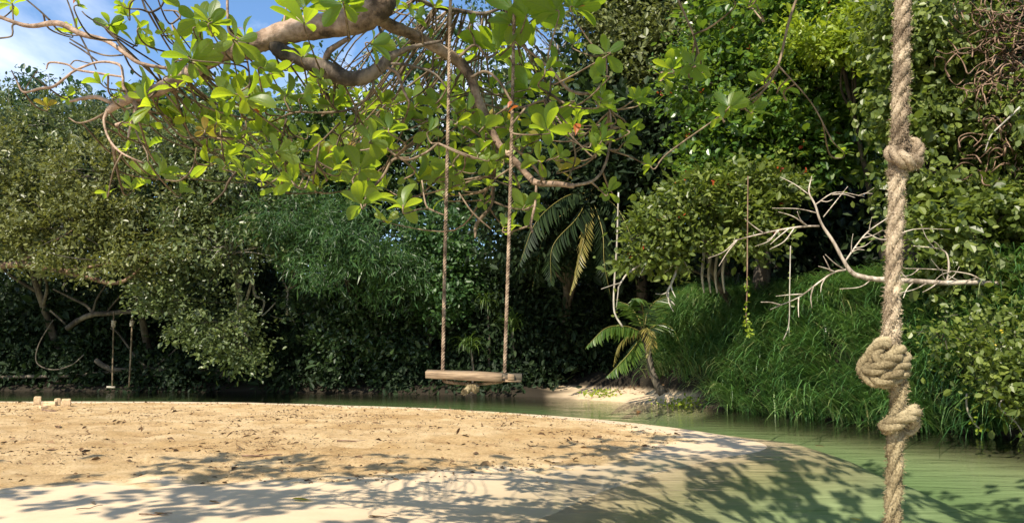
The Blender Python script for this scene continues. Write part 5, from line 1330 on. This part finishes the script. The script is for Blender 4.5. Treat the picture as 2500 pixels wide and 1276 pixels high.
# the rope passes under the boards and is knotted there
P = catmull(np.array([at(x, y, YS + d) for x, y, d in [(1081, 922, 0.05), (1090, 931, 0.03), (1135, 936, 0.02), (1160, 937, 0.02), (1200, 934, 0.03), (1224, 930, 0.05), (1232, 920, 0.06)]]), 12)
a = Acc()
for C, rr in strands(P, 0.011, 0.05, False, 3, 8, 0.0, 0.15): tube(a, C, rr, 6)
a.build('under_rope', M['rope_thin'], SW)
a = Acc()
for pts, rd in [([(1142, 936, 0.0), (1150, 944, -0.02), (1160, 952, -0.02), (1164, 946, 0.0), (1158, 937, 0.01)], 0.019), ([(1150, 940, 0.0), (1144, 948, -0.03), (1137, 955, -0.055)], 0.019), ([(1148, 938, 0), (1158, 943, -0.03), (1163, 951, -0.02)], 0.014)]:
    P = catmull(np.array([at(x, y, YS + d) for x, y, d in pts]), 8)
    for C, rr in strands(P, rd, 0.06, False, 3, 8, 0.3, 0.2): tube(a, C, rr, 7, rough=0.12)
kn = a.build('knot', M['rope_grey'], SW)
a = Acc()
c = np.array(at(1134, 956, YS - 0.06)); n = 900
u = norm(unit(n) * np.array([1, 1, 1]) + np.array([-0.1, -0.6, -0.3]))
w = norm(np.cross(u, unit(n))) * 0.0014
p = c + unit(n) * 0.009
V = np.stack([p - w, p + w, p + u * rng.uniform(0.014, 0.021, (n, 1))], 1)
a.add(V.reshape(-1, 3), None, (np.arange(n) * 3)[:, None] + np.array([[0, 1, 2]]))
f = a.build('frayed_end', M['rope_grey'], kn, smooth=False, kind='stuff')

# ------------------------------------------------------------------ small things on the sand
M['sandblock'] = bark_mat('damp_sand', [(0.4, 0.28, 0.16), (0.52, 0.38, 0.22), (0.6, 0.45, 0.28)], 40, 0.95, 0.4, (1, 1, 1))
def lump(name, label, cat, c, size, rot, mat, group=None):
    """a rough cut block"""
    sx, sy, sz = size
    n = 5
    a = Acc()
    V, Q = [], []
    g = np.linspace(-1, 1, n)
    idx = {}
    def vid(i, j, k):
        key = (i, j, k)
        if key not in idx:
            p = np.array([g[i], g[j], g[k]])
            p = p / (np.sum(np.abs(p) ** 9) ** (1 / 9.0)) if np.any(p) else p
            p = p * (1 + 0.12 * (rnd.random() - 0.5))
            idx[key] = len(V); V.append(p)
        return idx[key]
    for ax in range(3):
        for s in (0, n - 1):
            for i in range(n - 1):
                for j in range(n - 1):
                    cs = []
                    for (di, dj) in ((0, 0), (1, 0), (1, 1), (0, 1)):
                        t3 = [0, 0, 0]; t3[ax] = s; t3[(ax + 1) % 3] = i + di; t3[(ax + 2) % 3] = j + dj
                        cs.append(vid(*t3))
                    Q.append(cs if s else cs[::-1])
    V = np.array(V) * np.array([sx, sy, sz]) * 0.5
    cr, sr = math.cos(rot), math.sin(rot)
    V = np.stack([V[:, 0] * cr - V[:, 1] * sr, V[:, 0] * sr + V[:, 1] * cr, V[:, 2]], 1)
    o = a.add(V, Q).build(name, M[mat], smooth=False)
    o.location = c
    return tag(o, label, cat, group)
for px, py, s, rot, lab in [(108, 990, (0.3, 0.3, 0.42), 0.5, 'tall sand block, leftmost of the crumbling sand castle blocks'), (140, 992, (0.55, 0.3, 0.22), 0.1, 'low wide sand block between the tall left block and the crumbled heap'),
                            (157, 989, (0.26, 0.26, 0.34), 0.7, 'small raised sand block behind the low wide one'), (178, 993, (0.36, 0.3, 0.36), 0.45, 'big cube of sand at the right end of the sand castle row'),
                            (124, 998, (0.3, 0.24, 0.14), 0.9, 'crumbled sand lump lying in front of the tall left block')]:
    s = tuple(v * 0.62 for v in s)
    g = on_ground(px, py, 0.24)
    yy = min(g.y, 26.0)
    x = (px - CX) / F * yy * 1.0
    z = ground_z(x, yy)
    lump('sand_block', lab, 'sand castle', (x, yy, z + s[2] * 0.42), s, rot, 'sandblock', 'sand castle blocks at the edge of the sand bar')

def drop_px(px, py):
    p = on_ground(px, py, 0.2)
    for _ in range(6):
        z = max(ground_z(p.x, p.y), 0.0)
        p = on_ground(px, py, z)
    return p
def fallen(px, py, ln, mk, label, group='fallen leaves on the sand', yaw=0.0, lift=0.012, curl=1.0):
    V, Q = LV[2]
    V = V.copy()
    V[:, 2] = V[:, 2] * 0.3 + 0.1 * curl * (np.abs(V[:, 0]) / 0.27) ** 2 + 0.18 * curl * (V[:, 1] - 0.5) ** 2
    V[:, 1] -= 0.5
    o = Acc().add(V * ln, Q).build('fallen_leaf', M[mk], extra={'vein': VEIN, 'ribs': RIBS})
    p = drop_px(px, py)
    o.location = (p.x, p.y, p.z + lift); o.rotation_euler = (0.1, 0.12, yaw)
    return tag(o, label, 'leaf', group)
M['alm_b'] = almond_mat('brown_almond_leaf', [(0.1, 0.06, 0.03), (0.16, 0.1, 0.045), (0.2, 0.13, 0.06)], (0.2, 0.1, 0.03), 0.15, True)
fallen(740, 1222, 0.2, 'alm_y', 'yellow-green curled almond leaf lying on smooth sand in the foreground', yaw=1.5)
fallen(525, 1229, 0.12, 'alm_b', 'small curled brown leaf left of the yellow-green one', yaw=1.3, curl=1.8)
fallen(395, 1257, 0.14, 'alm_b', 'narrow dry brown leaf near the bottom edge', yaw=1.4)
fallen(226, 1230, 0.1, 'alm_b', 'tiny dry leaf at the head of the thin twig', yaw=0.8, curl=1.6)
fallen(1340, 1129, 0.16, 'alm_b', 'dark dry leaf on the pale sand below the wrack line', yaw=1.0, curl=1.8)
fallen(915, 1263, 0.12, 'alm_b', 'dry leaf scrap at the bottom centre of the sand', yaw=1.8)
fallen(1408, 1128, 0.1, 'alm_b', 'smaller dark leaf scrap right of the dark dry leaf', yaw=2.0, curl=1.8)
fallen(1632, 1062, 0.14, 'alm_b', 'brown leaf scrap near the tip of the rough sand', yaw=0.4, curl=1.5)
fallen(2005, 1088, 0.2, 'alm_b', 'pale leaf floating over the submerged sand spit', 'leaves floating on the river', 1.1, 0.004, 0.3)
fallen(2093, 1268, 0.13, 'alm_y', 'yellow leaf floating at the bottom left of the knotted rope', 'leaves floating on the river', 0.6, 0.004, 0.4)
fallen(1560, 1003, 0.2, 'alm_r', 'red leaf floating near the far beach', 'leaves floating on the river', 0.6, 0.004, 0.4)
def ground_stick(px, py, ln, yaw, rad, label):
    p = drop_px(px, py)
    root = []
    n = 7
    for i in range(n):
        f = i / (n - 1) - 0.5
        root.append((ln * f, 0.06 * ln * math.sin(f * 5), 0.006 + 0.01 * abs(math.sin(f * 4)), rad * (1.1 - 0.5 * (f + 0.5))))
    c = catmull(np.array(root), 3)
    a = Acc(); tube(a, c[:, :3], c[:, 3], 6, rough=0.1)
    o = a.build('twig', M['brownvine']); o.location = p; o.rotation_euler = (0, 0, yaw)
    return tag(o, label, 'twig', 'twigs lying on the sand')
ground_stick(219, 1241, 0.22, 0.9, 0.004, 'thin dry twig stuck by the tiny leaf at lower left')
ground_stick(380, 1257, 0.25, 0.1, 0.006, 'brown twig beside the narrow dry leaf at the bottom')
ground_stick(120, 1003, 0.9, -0.8, 0.03, 'thick dark stick lying before the sand castle blocks')
ground_stick(640, 1113, 0.5, 0.2, 0.012, 'dark twig lying on the rough tan sand in the middle left')
ground_stick(940, 1262, 0.2, 0.15, 0.005, 'thin twig by the dry scrap at the bottom centre')
ground_stick(870, 1077, 0.6, -0.1, 0.012, 'grey-brown stick among the debris mid bar')

# wrack: bark chips, seed husks and leaf bits beyond counting
a = Acc()
n = 60000
X = rng.uniform(-17, 5, n); Yv = 8.2 + 18.5 * rng.random(n)
h, rg, ik, db, dk, ib = terrain(X, Yv)
dr = seg_dist(X, Yv, ROUGH)
clump = fbm(X * 0.9, Yv * 0.9, 88)
dens = np.where(rg > 0.25, 0.16 + 0.8 * sst(0.5, 0.72, clump), 0) + np.where((dr < 0.7) & (h > 0.1), 0.5 * (1 - dr / 0.7), 0.012)
keep = (rng.random(n) < dens) & (h > 0.06) & ib
P = np.stack([X, Yv, h + 0.006], 1)[keep]
k = len(P)
D = unit(k) * np.array([1, 1, 0.25])
ln = np.exp(rng.normal(-3.35, 0.6, k)).clip(0.012, 0.16)
leaves(a, P, D, np.tile(np.array([0, 0, 1.0]), (k, 1)) + rng.normal(size=(k, 3)) * 0.45, ln, ln * rng.uniform(0.15, 0.7, k), rng.random(k), 'oval', 0.3, 0.3)
a.build('beach_debris', M['litter'], smooth=False, kind='stuff')['label'] = 'scattered bark chips, seed husks and leaf bits on the sand'
# leaf litter and weeds on the far beach
a = Acc()
n = 1500
X = rng.uniform(1.0, 8.0, n); Yv = rng.uniform(25.5, 33, n)
h, rg, ik, db, dk, ib = terrain(X, Yv)
keep = ik & (dk > 0.7) & (dk < 4) & (rng.random(n) < np.where(dk > 1.3, 0.8, 0.15))
P = np.stack([X, Yv, h + 0.01], 1)[keep]; k = len(P)
ln = rng.uniform(0.06, 0.2, k)
leaves(a, P, unit(k) * np.array([1, 1, 0.4]), np.tile(np.array([0, 0, 1.0]), (k, 1)) + rng.normal(size=(k, 3)) * 0.6, ln, ln * 0.5, rng.random(k))
a.build('leaf_litter', M['litter'], smooth=False, kind='stuff')['label'] = 'brown leaf litter on the small far beach under the palm'
for px, py, lab, yy in [(1655, 955, 'low yellow-green weed at the foot of the palm', 27.0), (1700, 968, 'small weed clump where the beach meets the grass', 26.6), (1470, 962, 'dim little weed on the shaded end of the far beach', 31.5)]:
    p = at(px, py, yy); z = ground_z(p.x, yy)
    root = thing('weed', lab, 'plant', (p.x, yy, z), 'weeds on the far beach')
    a = Acc(); nn = 120
    q = np.array([p.x, yy, z]) + rng.normal(size=(nn, 3)) * np.array([0.35, 0.3, 0.02]) + np.array([0, 0, 1]) * rng.uniform(0.02, 0.3, (nn, 1))
    leaves(a, q, unit(nn), unit(nn) + np.array([0, -0.3, 0.9]), rng.uniform(0.08, 0.18, nn), 0.07, rng.random(nn))
    a.build('leaves', M['lime'], root, smooth=False)
